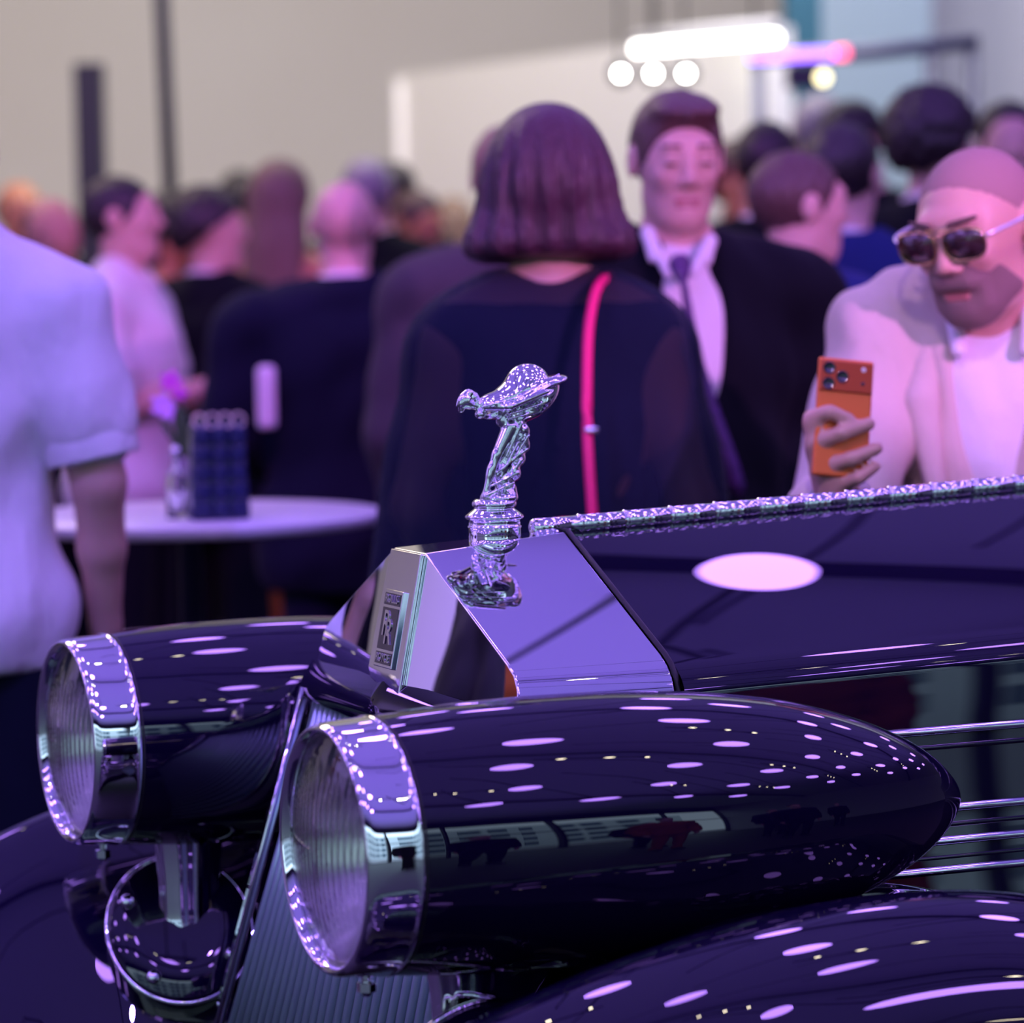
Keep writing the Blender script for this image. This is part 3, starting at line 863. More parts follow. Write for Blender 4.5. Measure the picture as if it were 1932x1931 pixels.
def head_prims(fem=False):
    j = .9 if fem else 1.0
    P = [ell((0, .018, 1.665), (.074, .094, .084), .02), ell((0, -.028, 1.625), (.060 * j, .062, .085), .03),
         ell((0, -.048, 1.560), (.034 * j, .034, .030), .03), cap((-.034 * j, -.01, 1.578), (-.012, -.062, 1.556), .024, .018, .025), cap((.034 * j, -.01, 1.578), (.012, -.062, 1.556), .024, .018, .025),
         cap((-.032, -.074, 1.680), (.032, -.074, 1.680), .010, k=.018),
         ell((-.036, -.066, 1.628), (.018, .016, .016), .015), ell((.036, -.066, 1.628), (.018, .016, .016), .015),
         ell((-.031, -.098, 1.657), (.016, .011, .011), .010, op='sub'), ell((.031, -.099, 1.657), (.016, .011, .011), .010, op='sub'),
         ell((-.031, -.078, 1.656), (.013, .011, .010), .004), ell((.031, -.078, 1.656), (.013, .011, .010), .004),
         cap((0, -.084, 1.668), (0, -.102, 1.626), .0085, .0105, .010), ell((-.012, -.092, 1.620), (.009, .010, .007), .006), ell((.012, -.092, 1.620), (.009, .010, .007), .006),
         cap((-.021, -.078, 1.589), (.021, -.078, 1.589), .0075, k=.006), cap((-.018, -.077, 1.578), (.018, -.077, 1.578), .0075, k=.005), ell((0, -.090, 1.5835), (.020, .006, .0016), .002, op='sub')]
    for s in (-1, 1):
        P += [ell((.078 * s, .010, 1.640), (.010, .020, .032), .006), ell((.088 * s, .004, 1.642), (.006, .011, .020), .004, op='sub')]
    return P
def body_prims(B=1.0, fem=False, neck_to=None):
    W = B * (.90 if fem else 1.0)
    P = [ell((0, .005, .95), (.165 * (1.04 if fem else W), .115 * B, .12), .04), ell((0, -.005, 1.09), (.145 * W, .108 * B, .14), .06),
         ell((0, .0, 1.26), (.168 * W, .118 * B, .16), .06), ell((0, .015, 1.36), (.165 * W, .100 * B, .10), .05),
         cap((-.150 * W, .012, 1.405), (.150 * W, .012, 1.405), .058, k=.05), cap((-.10 * W, .015, 1.44), (0, .012, 1.475), .045, .05, .05), cap((.10 * W, .015, 1.44), (0, .012, 1.475), .045, .05, .05)]
    if fem: P += [ell((-.075, -.085, 1.29), (.065, .06, .06), .04), ell((.075, -.085, 1.29), (.065, .06, .06), .04)]
    return P
def neck_prims(fem=False): return [cap((0, .015, 1.43), (0, .008, 1.575), .058 if not fem else .046, .054 if not fem else .043, .035)]
def leg_prims():
    P = []
    for s in (-1, 1):
        P += [cap((.088 * s, .0, .93), (.095 * s, -.008, .52), .088, .056, .05), cap((.095 * s, -.008, .52), (.10 * s, .022, .09), .055, .036, .03), ell((.097 * s, .02, .38), (.052, .056, .12), .03),
              cap((.10 * s, .03, .05), (.112 * s, -.12, .032), .038, .030, .02)]
    return P
ARMS = dict(down=((.205, .02, 1.40), (.245, .035, 1.12), (.235, -.06, .87)), fold=((.205, .02, 1.40), (.245, .03, 1.13), (.06, -.23, 1.15)),
            phone=((.205, .01, 1.40), (.25, -.06, 1.15), (.10, -.28, 1.36)), pocket=((.205, .02, 1.40), (.285, .05, 1.15), (.19, -.04, .96)))
def arm_pts(a, s, W=1.0):
    if isinstance(a, str): a = ARMS[a]
    return [np.array([p[0] * s * (W if i == 0 else 1), p[1], p[2]]) for i, p in enumerate(a)]
def arm_prims(pts):
    sh, el, wr = pts
    return [cap(sh, el, .050, .040, .04), cap(el, el + (wr - el) * .45, .041, .036, .02), cap(el + (wr - el) * .45, wr, .036, .026, .02)]
def hand_prims(wr, d, pn, s, curl=.9, spread=.2):
    """d: from wrist to knuckles, pn: palm normal; five fingers, thumb from the side of the palm"""
    d = np.array(d, float); d /= np.linalg.norm(d); pn = np.array(pn, float); pn -= d * (pn @ d); pn /= np.linalg.norm(pn)
    x = np.cross(d, pn) * s
    P = [cap(wr, wr + d * .045, .024, .026, .012)]
    for i in range(4):
        o = (i - 1.5) * .0195; k = wr + d * (.088 - .004 * abs(i - 1.2)) + x * o
        P.append(cap(wr + d * .03 + x * o * .7, k, .0135, .0105, .012))
        L = (.040, .045, .042, .033)[i]; a = curl * (.5 + .06 * i); p = k
        for seg in range(3):
            dd = d * math.cos(a) + pn * math.sin(a); q = p + dd * L * (1, .68, .55)[seg]
            P.append(cap(p, q, (.0098, .0090, .0082)[seg], (.0092, .0084, .0072)[seg], .003)); p = q; a += curl * .75
    t0 = wr + d * .025 - x * .024 + pn * .006; t1 = t0 + d * .034 - x * .022 + pn * .016; t2 = t1 + d * .028 + pn * .012 - x * .002
    P += [cap(t0, t1, .0145, .0112, .008), cap(t1, t2, .0108, .0085, .003)]
    return P
def wr_(X, Y, Z): return .002 * np.sin(X * 60 + Z * 22 + Y * 30) + .004 * np.sin(X * 23 + Z * 9) * np.sin(Z * 17 + Y * 12) + .003 * np.sin(Z * 41 + X * 15)
def guest(px, top, D, face, label, skin=0, hair='short', hmat=HB, outfit='suit', main=C_NAVY, arms=('down', 'down'), yaw=0, pitch=0, tilt=0, B=1.0, fem=False,
          h=.012, trousers=None, front=False, group=None, extra=None, sleeves='long', hdir=None, lean=0, hand_fn=None, hh=None, legs=True, tie=None, shirt=None):
    """px, top: where the crown of the head shows; face: degrees the body turns (0 faces the street side, 90 faces right)"""
    T = at(px, top, D); hgt = T[2]; sc = hgt / 1.765
    root = empty('person', (T[0], T[1], 0), math.radians(face)); root.scale = (sc, sc, sc)
    tag(root, label, 'person', group)
    Rh = euler(math.radians(pitch), math.radians(tilt), 0); Rh = euler(0, 0, math.radians(yaw)) @ Rh
    W = B * (.90 if fem else 1.0)
    a0 = arm_pts(arms[0], -1, W); a1 = arm_pts(arms[1], 1, W)
    tors = body_prims(B, fem); ap = arm_prims(a0) + arm_prims(a1)
    hp_ = hp(head_prims(fem), Rh)
    hands = []
    if hand_fn: hands = hand_fn(a0, a1)
    else:
        for i, (s, a) in enumerate(((-1, a0), (1, a1))):
            d = a[2] - a[1]
            hands += hand_prims(a[2], d, (-s, -.3, 0) if abs(d[2]) > abs(d[1]) else (-s * .3, 0, -1), s, .55)
    body = implicit('body', tors + neck_prims(fem) + leg_prims() + ap + hp_ + hands, h, SKIN[skin], root, pad=.02)
    if skin == 0 or front:
        pass
    hh = hh or h
    Hc = []
    # ---- hair
    P0 = Rh @ (np.array([0, -.085, 1.712]) - HEADC) + HEADC; Nn = Rh @ np.array([0, -.62, -.80])
    if hair in ('short', 'curly', 'ring', 'quiff'):
        r = {'short': (.081, .101, .091), 'quiff': (.082, .102, .094), 'curly': (.105, .118, .115), 'ring': (.080, .100, .083)}[hair]
        zc = {'curly': 1.665, 'ring': 1.655}.get(hair, 1.668)
        hpz = [ell((0, .020, zc), r, .01)]
        if hair == 'quiff': hpz.append(ell((.006, -.035, 1.738), (.058, .050, .018), .03))
        P0 = Rh @ (np.array([0, -.085, 1.712 if hair != 'ring' else 1.66]) - HEADC) + HEADC
        cl = [(P0, Nn)]
        if hair in ('short', 'quiff'): cl = [(Rh @ (np.array([0, 0, 1.605]) - HEADC) + HEADC, Rh @ np.array([0, -.35, -1.0]))]
        if hair == 'ring': cl.append((Rh @ (np.array([0, .05, 1.70]) - HEADC) + HEADC, Rh @ np.array([0, -.4, 1.0])))
        dd = None
        if hair == 'curly': dd = lambda X, Y, Z: .010 * np.sin(X * 120) * np.sin(Y * 130 + 1) * np.sin(Z * 120)
        else: dd = lambda X, Y, Z: .002 * np.sin(X * 160 + Y * 40) * np.sin(Z * 45 + Y * 30)
        Hc = hp(hpz, Rh)
        cut = hp([ell((s * .084, .006, 1.640), (.012, .026, .034), .004, op='sub') for s in (-1, 1)] + [ell((0, -.095, 1.645 if hair != 'curly' else 1.62), (.088, .062, .074), .008, op='sub')], Rh)
        implicit('hair', Hc, min(hh, .009), hmat, root, clips=cl, disp=dd, after=cut)
    elif hair == 'buzz':
        implicit('hair', hp([ell((0, .018, 1.6665), (.0765, .0965, .0865), .01)], Rh), min(hh, .006), hmat, root, clips=[(P0 + Rh @ np.array([0, .012, .0]), Nn)])
    elif hair in ('bob', 'long'):
        if hair == 'bob':
            L_ = [ell((0, .020, 1.675), (.098, .108, .100), .03), ell((0, .03, 1.61), (.110, .100, .09), .05), ell((-.066, .03, 1.545), (.072, .088, .055), .04), ell((.066, .03, 1.545), (.072, .088, .055), .04),
                  ell((0, .075, 1.54), (.09, .05, .05), .04)]
            cl = [((0, 0, 1.514), (0, .12, -1), .02)]
        else:
            L_ = [ell((0, .020, 1.672), (.086, .106, .096), .03), ell((0, .055, 1.55), (.092, .065, .16), .05), ell((0, .085, 1.42), (.095, .042, .18), .05), ell((.01, .09, 1.30), (.07, .035, .14), .04)]
            cl = []
        def dd(X, Y, Z):
            an = np.arctan2(Y - .02, X) + 0 * Z
            return .0045 * np.sin(an * 17 + Z * 10) * np.clip((1.76 - Z) * 8, 0, 1) + .0018 * np.sin(an * 47 + Z * 21) * np.clip((1.76 - Z) * 8, 0, 1)
        implicit('hair', hp(L_, Rh), min(hh, .008), hmat, root, clips=cl, disp=dd,
                 after=hp([ell((0, -.095, 1.60), (.055, .075, .115), .02, op='sub')], Rh))
    # ---- clothes
    tr = trousers or main
    if legs:
        f = leg_prims(); f = [p for i, p in enumerate(f) if i % 4 != 3]
        f += [ell((0, .005, .95), (.168 * W, .118 * B, .10), .04)] + [cap((.1 * s, .022, .12), (.1 * s, .015, .05), .046, .052, .03) for s in (-1, 1)]
        implicit('trousers', f, .014, tr, root, inf=.010, clips=[((0, 0, 1.02), (0, 0, 1)), ((0, 0, .035), (0, 0, -1))])
        for s in (-1, 1):
            implicit('shoe', [cap((.10 * s, .035, .05), (.114 * s, -.13, .036), .046, .038, .02), cap((.10 * s, .04, .05), (.10 * s, .04, .10), .046, .042, .02)], .010, SHOE, root, clips=[((0, 0, .004), (0, 0, -1))])
    cutarm = []
    if outfit in ('suit', 'tuxedo'):
        sm = shirt or C_WHITE2
        col = [cap((0, .012, 1.44), (0, .010, 1.515), .066, .064, .02)]
        cl = [((0, 0, 1.512), (0, -.35, 1)), ((0, 0, 1.0), (0, 0, -1))]
        implicit('shirt', tors + col, min(h, .010), sm, root, inf=.007, clips=cl, after=[cap((0, -.07, 1.52), (0, -.13, 1.42), .030, .006, .008, op='sub')] if front else ())
        slv = []
        for s, a in ((-1, a0), (1, a1)):
            slv += [cap(a[0], a[1], .060, .052, .04), cap(a[1], a[1] + (a[2] - a[1]) * .88, .052, .042, .02)]
        jk = tors + [cap((-.165 * W, .012, 1.410), (.165 * W, .012, 1.410), .056, k=.04), ell((0, .01, .86), (.178 * W, .125 * B, .16), .06), cap((0, .02, 1.43), (0, .030, 1.450), .068, .064, .03)] + slv
        af = [ell((0, .0, 1.535), (.070, .080, .060), .012, op='sub')]
        if front: af += [cap((0, -.12, 1.50), (0, -.17, 1.10), .070, .016, .012, op='sub'), cap((0, -.12, 1.54), (0, -.16, 1.25), .085, .040, .01, op='sub'), cap((0, -.17, 1.08), (0, -.17, .76), .010, .03, .008, op='sub')]
        implicit('jacket', jk, min(h, .011), main, root, inf=.021, disp=wr_, clips=[((0, 0, .76), (0, 0, -1))], after=af)
        for s, a in ((-1, a0), (1, a1)):
            d = (a[2] - a[1]) / np.linalg.norm(a[2] - a[1])
            lathe('cuff', a[1] + (a[2] - a[1]) * .86, d, [(0, .040), (.035, .036), (.04, .034), (.0, .03)], sm, root, 20, cap=False)
    elif outfit in ('shirt', 'dress', 'polo', 'tee'):
        slv = []
        for s, a in ((-1, a0), (1, a1)):
            if sleeves == 'long': slv += [cap(a[0], a[1], .060, .050, .04), cap(a[1], a[1] + (a[2] - a[1]) * .92, .050, .038, .02)]
            elif sleeves == 'short':
                slv += [cap(a[0], a[0] + (a[1] - a[0]) * .64, .060, .064, .03)]
        bot = .84 if outfit != 'dress' else .35
        bd = tors + slv + [ell((0, .01, .92), (.175 * W, .128 * B, .14), .06)]
        if outfit == 'dress': bd += [cap((0, .01, .90), (0, .01, .40), .15, .19, .05)]
        if outfit != 'dress': bd += [cap((0, .015, 1.45), (0, .012, 1.488), .064, .062, .02)]
        cl = [((0, 0, bot), (0, 0, -1))]
        if sleeves != 'none' and sleeves == 'short':
            pass
        af = [ell((0, -.02, 1.53), (.058, .075, .050), .01, op='sub')]
        if front: af.append(cap((0, -.09, 1.50), (0, -.15, 1.38), .040, .006, .01, op='sub'))
        if outfit == 'dress': cl.append(((0, 0, 1.455 if hair == 'bob' else 1.40), (0, 0, 1), .02))
        o = implicit('shirt' if outfit != 'dress' else 'dress', bd, min(h, .011), main, root, inf=.016 if outfit != 'dress' else .008, disp=wr_, clips=cl, after=af)
        if sleeves == 'short':
            for s, a in ((-1, a0), (1, a1)):
                d = (a[1] - a[0]) / np.linalg.norm(a[1] - a[0])
                lathe('sleeve_hem', a[0] + (a[1] - a[0]) * .64, d, [(-.01, .066), (.0, .071), (.060, .073), (.064, .071), (.060, .06)], main, root, 28, cap=False)
    if front:
        for s in (-1, 1):
            c = hp([ell((s * .031, -.0905, 1.6525), (.013, .0035, .0022), 0)], Rh)
            if extra != 'glasses': implicit('eyelashes', c, .0016, EYE, root, pad=.004)
            implicit('eyebrow', hp([cap((s * .017, -.088, 1.683), (s * .046, -.076, 1.682), .0036, .0026, 0)], Rh), .002, BROW, root, pad=.004)
        implicit('lips', hp([cap((-.018, -.083, 1.5885), (.018, -.083, 1.5885), .0060, .0060, .002), cap((-.014, -.082, 1.5785), (.014, -.082, 1.5785), .0065, .0065, .002), ell((0, -.092, 1.5835), (.024, .008, .0012), .001, op='sub')], Rh), .0018, LIP, root, pad=.004)
    return root, Rh, (a0, a1)
NEARH = .0075
BACK = 180

def local_of(root):
    f = root.rotation_euler.z; sc = root.scale[0]; L = np.array(root.location)
    c, s = math.cos(-f), math.sin(-f)
    def fn(P):
        d = (np.asarray(P) - L) / sc
        return np.array([d[0] * c - d[1] * s, d[0] * s + d[1] * c, d[2]])
    return fn
# --- nearest guests
guest(-112, 128, 5.6, 180, 'person seen from behind at the left edge in a loose white short-sleeved shirt', 0, 'short', HB, 'shirt', C_WHITE,
      arms=(((.185, .02, 1.395), (.228, .03, 1.13), (.222, -.06, .90)), 'down'), B=.95, h=.009, trousers=C_NAVY, sleeves='short')

# man in a loosened tie
tD = 6.3
root, Rh, _ = guest(1272, 166, tD, 12, 'person with short brown hair in a black suit and violet tie, looking down', 0, 'quiff', HBR, 'suit', C_BLACK,
                    arms=(((.205, .02, 1.40), (.25, .03, 1.12), (.16, -.20, .98)), ((.205, .02, 1.40), (.26, .04, 1.12), (.20, -.14, .90))), yaw=-2, pitch=12, B=1.12, h=.0065, hh=.005, front=True, shirt=C_WHITE2)
lo_ = local_of(root)
pts = [(1283, 512, 20), (1292, 545, 14), (1302, 610, 20), (1318, 690, 26), (1345, 780, 31), (1372, 860, 36), (1388, 915, 38), (1398, 942, 4)]
V = []
for i, (x, y, wd) in enumerate(pts):
    dd = tD - .165 - .02 * math.sin(i / 7 * PI) - (.01 if i > 2 else 0)
    for k_, (ox, od) in enumerate(((-.5, .006), (0, -.006), (.5, .006), (0, .012))):
        V.append(lo_(at(x + ox * wd, y, dd + od)))
F_ = []
for i in range(len(pts) - 1):
    for k_ in range(4): F_.append((i * 4 + k_, i * 4 + (k_ + 1) % 4, i * 4 + 4 + (k_ + 1) % 4, i * 4 + 4 + k_))
F_ += [(3, 2, 1, 0), (28, 29, 30, 31)]
pyd('tie', V, F_, C_TIE, root, smooth=True)
implicit('tie_knot', [cap(lo_(at(1283, 500, tD - .135)), lo_(at(1286, 520, tD - .15)), .020, .013, .005)], .003, C_TIE, root)
for s, pa_, pb_ in ((-1, (1222, 440), (1262, 520)), (1, (1340, 455), (1308, 515))):
    a = lo_(at(*pa_, tD - .055)); b = lo_(at(*pb_, tD - .140))
    implicit('collar_wing', [cap(a, b, .012, .008, .004), cap(a, (a + b) / 2 + np.array([s * .010, 0, -.008]), .011, .008, .006)], .004, C_WHITE2, root)
lathe('jacket_button', lo_(at(1342, 822, tD - .20)), (0, -1, 0), [(0, .009), (.004, .009), (.005, .006)], ENGRAVE, root, 16)

# woman in a sheer navy cape
wD = 5.7
SHEER = mat('sheer_navy_chiffon', (0.006, 0.010, 0.030), .8, spec=.1, alpha=.82, sheen=.05, bump=((30, 30, 3), .6, .02))
root, Rh, _ = guest(1032, 205, wD, 180, 'person with a plum-brown bob seen from behind in a sheer navy cape', 0, 'bob', HPL, 'dress', C_NAVY,
                    arms=(((.175, .02, 1.37), (.225, .02, 1.12), (.16, -.12, .95)), ((.175, .02, 1.37), (.225, .02, 1.12), (.16, -.12, .95))), fem=True, h=.009, hh=.006, sleeves='none', B=1.05)
def cdisp(X, Y, Z):
    an = np.arctan2(Y, X) + 0 * Z
    return .010 * np.sin(an * 13 + Z * 3) * np.clip((1.38 - Z) * 2.2, 0, 1)
implicit('cape', [cap((-.07, .02, 1.44), (.07, .02, 1.44), .066, k=.04), cap((-.12, .02, 1.41), (.12, .02, 1.41), .074, k=.05), cap((-.165, .015, 1.375), (.165, .015, 1.375), .076, k=.05), ell((0, .01, 1.18), (.275, .165, .25), .08), ell((0, .01, .98), (.300, .20, .26), .08), ell((0, .01, .78), (.305, .21, .22), .08)],
         .009, SHEER, root, disp=cdisp, clips=[((0, 0, .72), (0, 0, -1))], after=[ell((0, .0, 1.535), (.080, .10, .050), .01, op='sub')])
bag = empty('shoulder_bag', at(1115, 1150, wD - .18))
PINKM = mat('hot_pink_leather', (0.85, 0.012, 0.16), .5)
q = at(1115, 1150, wD - .18)
tube('strap', [at(1150, 520, wD) - q, at(1131, 536, wD - .085) - q, at(1118, 575, wD - .125) - q, at(1109, 650, wD - .165) - q, at(1108, 800, wD - .225) - q, at(1113, 900, wD - .245) - q, at(1120, 1010, wD - .255) - q, at(1122, 1120, wD - .255) - q],
     .0085, PINKM, bag, 10, sm=5)
lathe('buckle', at(1116, 812, wD - .232) - q, (0, 0, 1), [(-.006, .0095), (-.004, .012), (.004, .012), (.006, .0095)], CHROME, bag, 16)
box('pouch', at(1122, 1190, wD - .30) - q, (.20, .07, .14), PINKM, bag, bevel=.015)
tag(bag, 'pink shoulder bag whose bright strap runs down the navy cape', 'bag')

# guest photographing with an orange phone
sD = 5.30
T = at(1880, 300, sD)
def phone_pt(px, py, D): return at(px, py, D)
SUNX = dict()
def sun_guest():
    global HEADC
    sc = 1.02; face = -14
    loc = np.array([at(1880, 500, sD)[0], at(1880, 500, sD)[1] + .03, 0])
    root = empty('person', loc, math.radians(face)); root.scale = (sc,) * 3
    tag(root, 'person with shaved head, beard and gold sunglasses in a beige jacket', 'person')
    L = local_of(root)
    Rh = euler(0, 0, math.radians(-22)) @ euler(math.radians(17), math.radians(-4), 0)
    off = np.array([.006, -.085, -.098]); hs = 1.12
    def HP(pr):
        out = []
        for p in hp(pr, Rh):
            q = dict(p)
            if q['t'] == 'ell': q['c'] = (np.array(q['c']) - HEADC) * hs + HEADC + off; q['r'] = tuple(np.array(q['r']) * hs)
            else:
                q['a'] = (np.array(q['a']) - HEADC) * hs + HEADC + off; q['b'] = (np.array(q['b']) - HEADC) * hs + HEADC + off; q['r'] = tuple(np.array(q['r']) * hs)
            out.append(q)
        return out
    def HPT(p): return (Rh @ (np.array(p) - HEADC)) * hs + HEADC + off
    pD = 4.80
    sh = np.array([-.172, .0, 1.385]); elb = L(at(1562, 1060, pD + .34)); wri = L(at(1578, 945, pD + .03))
    shl = np.array([.205, .0, 1.40]); ell_ = np.array([.27, -.05, 1.13]); wrl = np.array([.14, -.24, 1.02])
    arms = [cap(sh, elb, .050, .040, .04), cap(elb, wri, .042, .029, .02), cap(shl, ell_, .050, .040, .04), cap(ell_, wrl, .041, .027, .02)]
    def g(*a): return L(at(*a))
    hand = [cap(g(1536, 800, pD + .004), g(1574, 925, pD + .020), .017, .022, .012), cap(g(1548, 850, pD + .012), g(1590, 925, pD + .028), .020, .024, .012), cap(g(1565, 890, pD + .015), wri, .026, .027, .012)]
    for P3, rr in ((((1532, 788, 0.0), (1566, 778, -.016), (1602, 792, -.014)), .0112), (((1536, 838, 0.0), (1588, 818, -.020), (1640, 800, -.012)), .0116),
                   (((1556, 882, .0), (1606, 866, -.020), (1655, 846, -.010)), .0110), (((1580, 915, .004), (1620, 902, -.016), (1652, 880, -.008)), .0098)):
        p = [g(a, b, pD + c) for a, b, c in P3]
        hand += [cap(p[0], p[1], rr * 1.08, rr, .006), cap(p[1], p[2], rr, rr * .86, .003)]
    hand += [cap(g(1580, 905, pD + .03), g(1612, 862, pD + .040), .015, .012, .008), cap(g(1612, 862, pD + .040), g(1622, 815, pD + .036), .0115, .009, .003)]
    tors = body_prims(.90)
    neck = [cap((0, .012, 1.43), HPT((0, .012, 1.575)), .064, .060, .04)]
    implicit('body', tors + neck + leg_prims() + arms + hand + HP(head_prims()) + hand_prims(wrl, wrl - ell_, (-.3, 0, -1), 1, .7), .0052, mat('skin_pink', (0.62, 0.37, 0.29), .42, sss=.15), root, pad=.02)
    # stubble hair, beard, brows, lips, ears
    P0 = HPT((0, -.062, 1.722)); Nn = Rh @ np.array([0, -.70, -.72])
    implicit('cropped_hair', HP([ell((0, .018, 1.666), (.0750, .0950, .0850), .01)]), .005, mat('cropped_hair', (.36, .22, .20), .8, bump=((500, 500, 500), .5, .003)), root, clips=[(P0, Nn)])
    bd = [ell((0, -.0475, 1.5600), (.0360, .0365, .0325), .02), cap((-.0345, -.01, 1.578), (-.012, -.0635, 1.556), .0262, .0200, .02), cap((.0345, -.01, 1.578), (.012, -.0635, 1.556), .0262, .0200, .02),
          cap((-.020, -.0850, 1.6000), (.020, -.0850, 1.6000), .0062, .0062, .004), ell((0, -.0280, 1.6250), (.0612, .0627, .0860), .03), cap((-.030, -.072, 1.598), (-.030, -.068, 1.565), .010, k=.01), cap((.030, -.072, 1.598), (.030, -.068, 1.565), .010, k=.01)]
    implicit('beard', HP(bd), .003, BEARD, root, after=HP([ell((0, -.095, 1.583), (.022, .02, .0080), .002, op='sub')]), clips=[(HPT((0, -.05, 1.612)), Rh @ np.array([0, 1.0, 1.0]))])
    implicit('lips', HP([cap((-.017, -.0825, 1.5885), (.017, -.0825, 1.5885), .0060, .0060, .002), cap((-.013, -.0815, 1.5780), (.013, -.0815, 1.5780), .0068, .0068, .002)]), .002, LIP, root)
    for s in (-1, 1): implicit('eyebrow', HP([cap((s * .016, -.0935, 1.680), (s * .048, -.079, 1.684), .0046, .003, 0)]), .002, BROW, root)
    # sunglasses
    gl = empty('sunglasses', (0, 0, 0), 0, root)
    GOLD = mat('gold_metal', (.85, .58, .26), .2, 1.0); GLS = mat('brown_tinted_lens', (.035, .016, .018), .08, coat=1.0); TEM = mat('pale_temple', (.75, .72, .82), .25, .6)
    for s in (-1, 1):
        rim = []
        for a in np.linspace(0, 2 * PI, 29)[:-1]:
            ca, sa = math.cos(a), math.sin(a)
            x = .0290 * np.sign(ca) * abs(ca) ** .62; z = .0200 * np.sign(sa) * abs(sa) ** .62 * (1 if sa > 0 else 1.12)
            x *= 1 - .10 * max(0, -sa)
            rim.append(HPT((s * .0350 + x, -.1035 + .35 * abs(s * .035 + x) ** 1.0 * .38, 1.655 + z)))
        tube('rim', rim, .0019, GOLD, gl, 8, closed=True)
        c = sum(rim) / len(rim)
        v = [c] + rim; k_ = len(rim)
        pyd('tinted_lens', v, [(0, 1 + (i + 1) % k_, 1 + i) for i in range(k_)], GLS, gl, smooth=True).modifiers.new('t', 'SOLIDIFY').thickness = .0012
        tube('temple', [HPT((s * .0640, -.094, 1.662)), HPT((s * .0800, -.070, 1.664)), HPT((s * .0870, -.02, 1.662)), HPT((s * .0860, .02, 1.656))], [.0022, .003, .003, .0025], TEM, gl, 8, sm=3)
    tube('bridge', [HPT((-.010, -.1015, 1.668)), HPT((0, -.1070, 1.6705)), HPT((.010, -.1015, 1.668))], .0017, GOLD, gl, 8)
    tube('brow_bar', [HPT((-.016, -.1000, 1.6755)), HPT((.016, -.1000, 1.6755))], .0015, GOLD, gl, 8)
    # clothes
    cl_sh = mat('white_open_shirt', (0.80, 0.79, 0.82), .8, bump=((20, 20, 20), .5, .01))
    implicit('shirt', tors + [cap((0, .012, 1.44), (0, .0, 1.492), .074, .070, .02)], .007, cl_sh, root, inf=.008, disp=wr_, clips=[((0, 0, 1.0), (0, 0, -1)), ((0, 0, 1.505), (0, -.3, 1))],
             after=[cap((0.01, -.10, 1.54), (.01, -.155, 1.29), .078, .012, .012, op='sub')])
    for s in (-1, 1):
        implicit('shirt_collar', [cap((s * .062, -.035, 1.480), (s * .050 + .01, -.118, 1.375), .018, .012, .006), cap((s * .066, -.02, 1.475), (s * .068, -.03, 1.45), .018, .014, .01)], .004, cl_sh, root)
    f2 = sh + (elb - sh)
    jk = tors + [cap((-.145, .012, 1.400), (.17, .012, 1.410), .058, k=.04), ell((0, .01, .86), (.17, .13, .16), .06), cap((0, .03, 1.43), (0, .045, 1.465), .074, .070, .03),
                 cap(sh, elb, .062, .056, .05), cap(elb, elb + (wri - elb) * .66, .060, .052, .02), cap(shl, ell_, .068, .058, .05), cap(ell_, ell_ + (wrl - ell_) * .86, .056, .048, .02)]
    af = [ell((0, .0, 1.53), (.062, .075, .062), .012, op='sub'), cap((.012, -.13, 1.52), (.012, -.19, 1.00), .088, .050, .015, op='sub'), cap((.012, -.14, 1.56), (.012, -.16, 1.25), .098, .065, .01, op='sub')]
    implicit('jacket', jk, .007, C_BEIGE, root, inf=.021, disp=lambda X, Y, Z: 1.2 * wr_(X, Y, Z) + .0015 * np.sin(X * 90 + Z * 30), clips=[((0, 0, .76), (0, 0, -1))], after=af)
    for s in (-1, 1):
        implicit('lapel', [cap((.012 + s * .088, -.035, 1.470), (.012 + s * .110, -.112, 1.30), .017, .026, .01), cap((.012 + s * .110, -.112, 1.30), (.012 + s * .070, -.150, 1.08), .026, .010, .01)], .006, C_BEIGE, root)
    f = [p for i, p in enumerate(leg_prims()) if i % 4 != 3] + [ell((0, .005, .95), (.172, .122, .10), .04)]
    implicit('trousers', f, .014, C_BEIGE, root, inf=.012, clips=[((0, 0, 1.02), (0, 0, 1)), ((0, 0, .03), (0, 0, -1))])
    for s in (-1, 1):
        implicit('shoe', [cap((.10 * s, .035, .05), (.114 * s, -.13, .036), .046, .038, .02), cap((.10 * s, .04, .05), (.10 * s, .04, .10), .046, .042, .02)], .010, SHOE, root, clips=[((0, 0, .004), (0, 0, -1))])
    # ring and wristband
    RG = mat('silver_signet', (.75, .76, .82), .18, 1.0)
    rp = g(1572, 878, pD - .006)
    implicit('signet_ring', [ell(tuple(rp), (.0145, .010, .013), .003), cap(g(1560, 872, pD + .002), g(1580, 888, pD), .0125, .0125, .003)], .0025, RG, root)
    tl_ = mat('turquoise_band', (0.0, .32, .42), .5)
    dw = (elb - wri) / np.linalg.norm(elb - wri)
    lathe('wristband', wri + dw * .000, dw, [(0, .0345), (.003, .0365), (.020, .0375), (.023, .036)], tl_, root, 28, cap=False)
    # the phone is held: a thing of its own
    c = at(1590, 790, pD); ph = empty('phone', c)
    OR = mat('orange_phone_metal', (0.85, 0.20, 0.045), .35, .3); OR2 = mat('orange_camera_plateau', (0.50, 0.075, 0.02), .35, .2); LN = mat('black_camera_lens', (.005, .005, .01), .1, coat=1.0)
    ph.rotation_euler = (math.radians(-10), math.radians(7), math.radians(10))
    ph.scale = (1.08,) * 3
    box('case', (0, 0, 0), (.074, .0088, .155), OR, ph, bevel=.004)
    box('camera_plateau', (0, -.0056, .0535), (.070, .004, .040), OR2, ph, bevel=.0018)
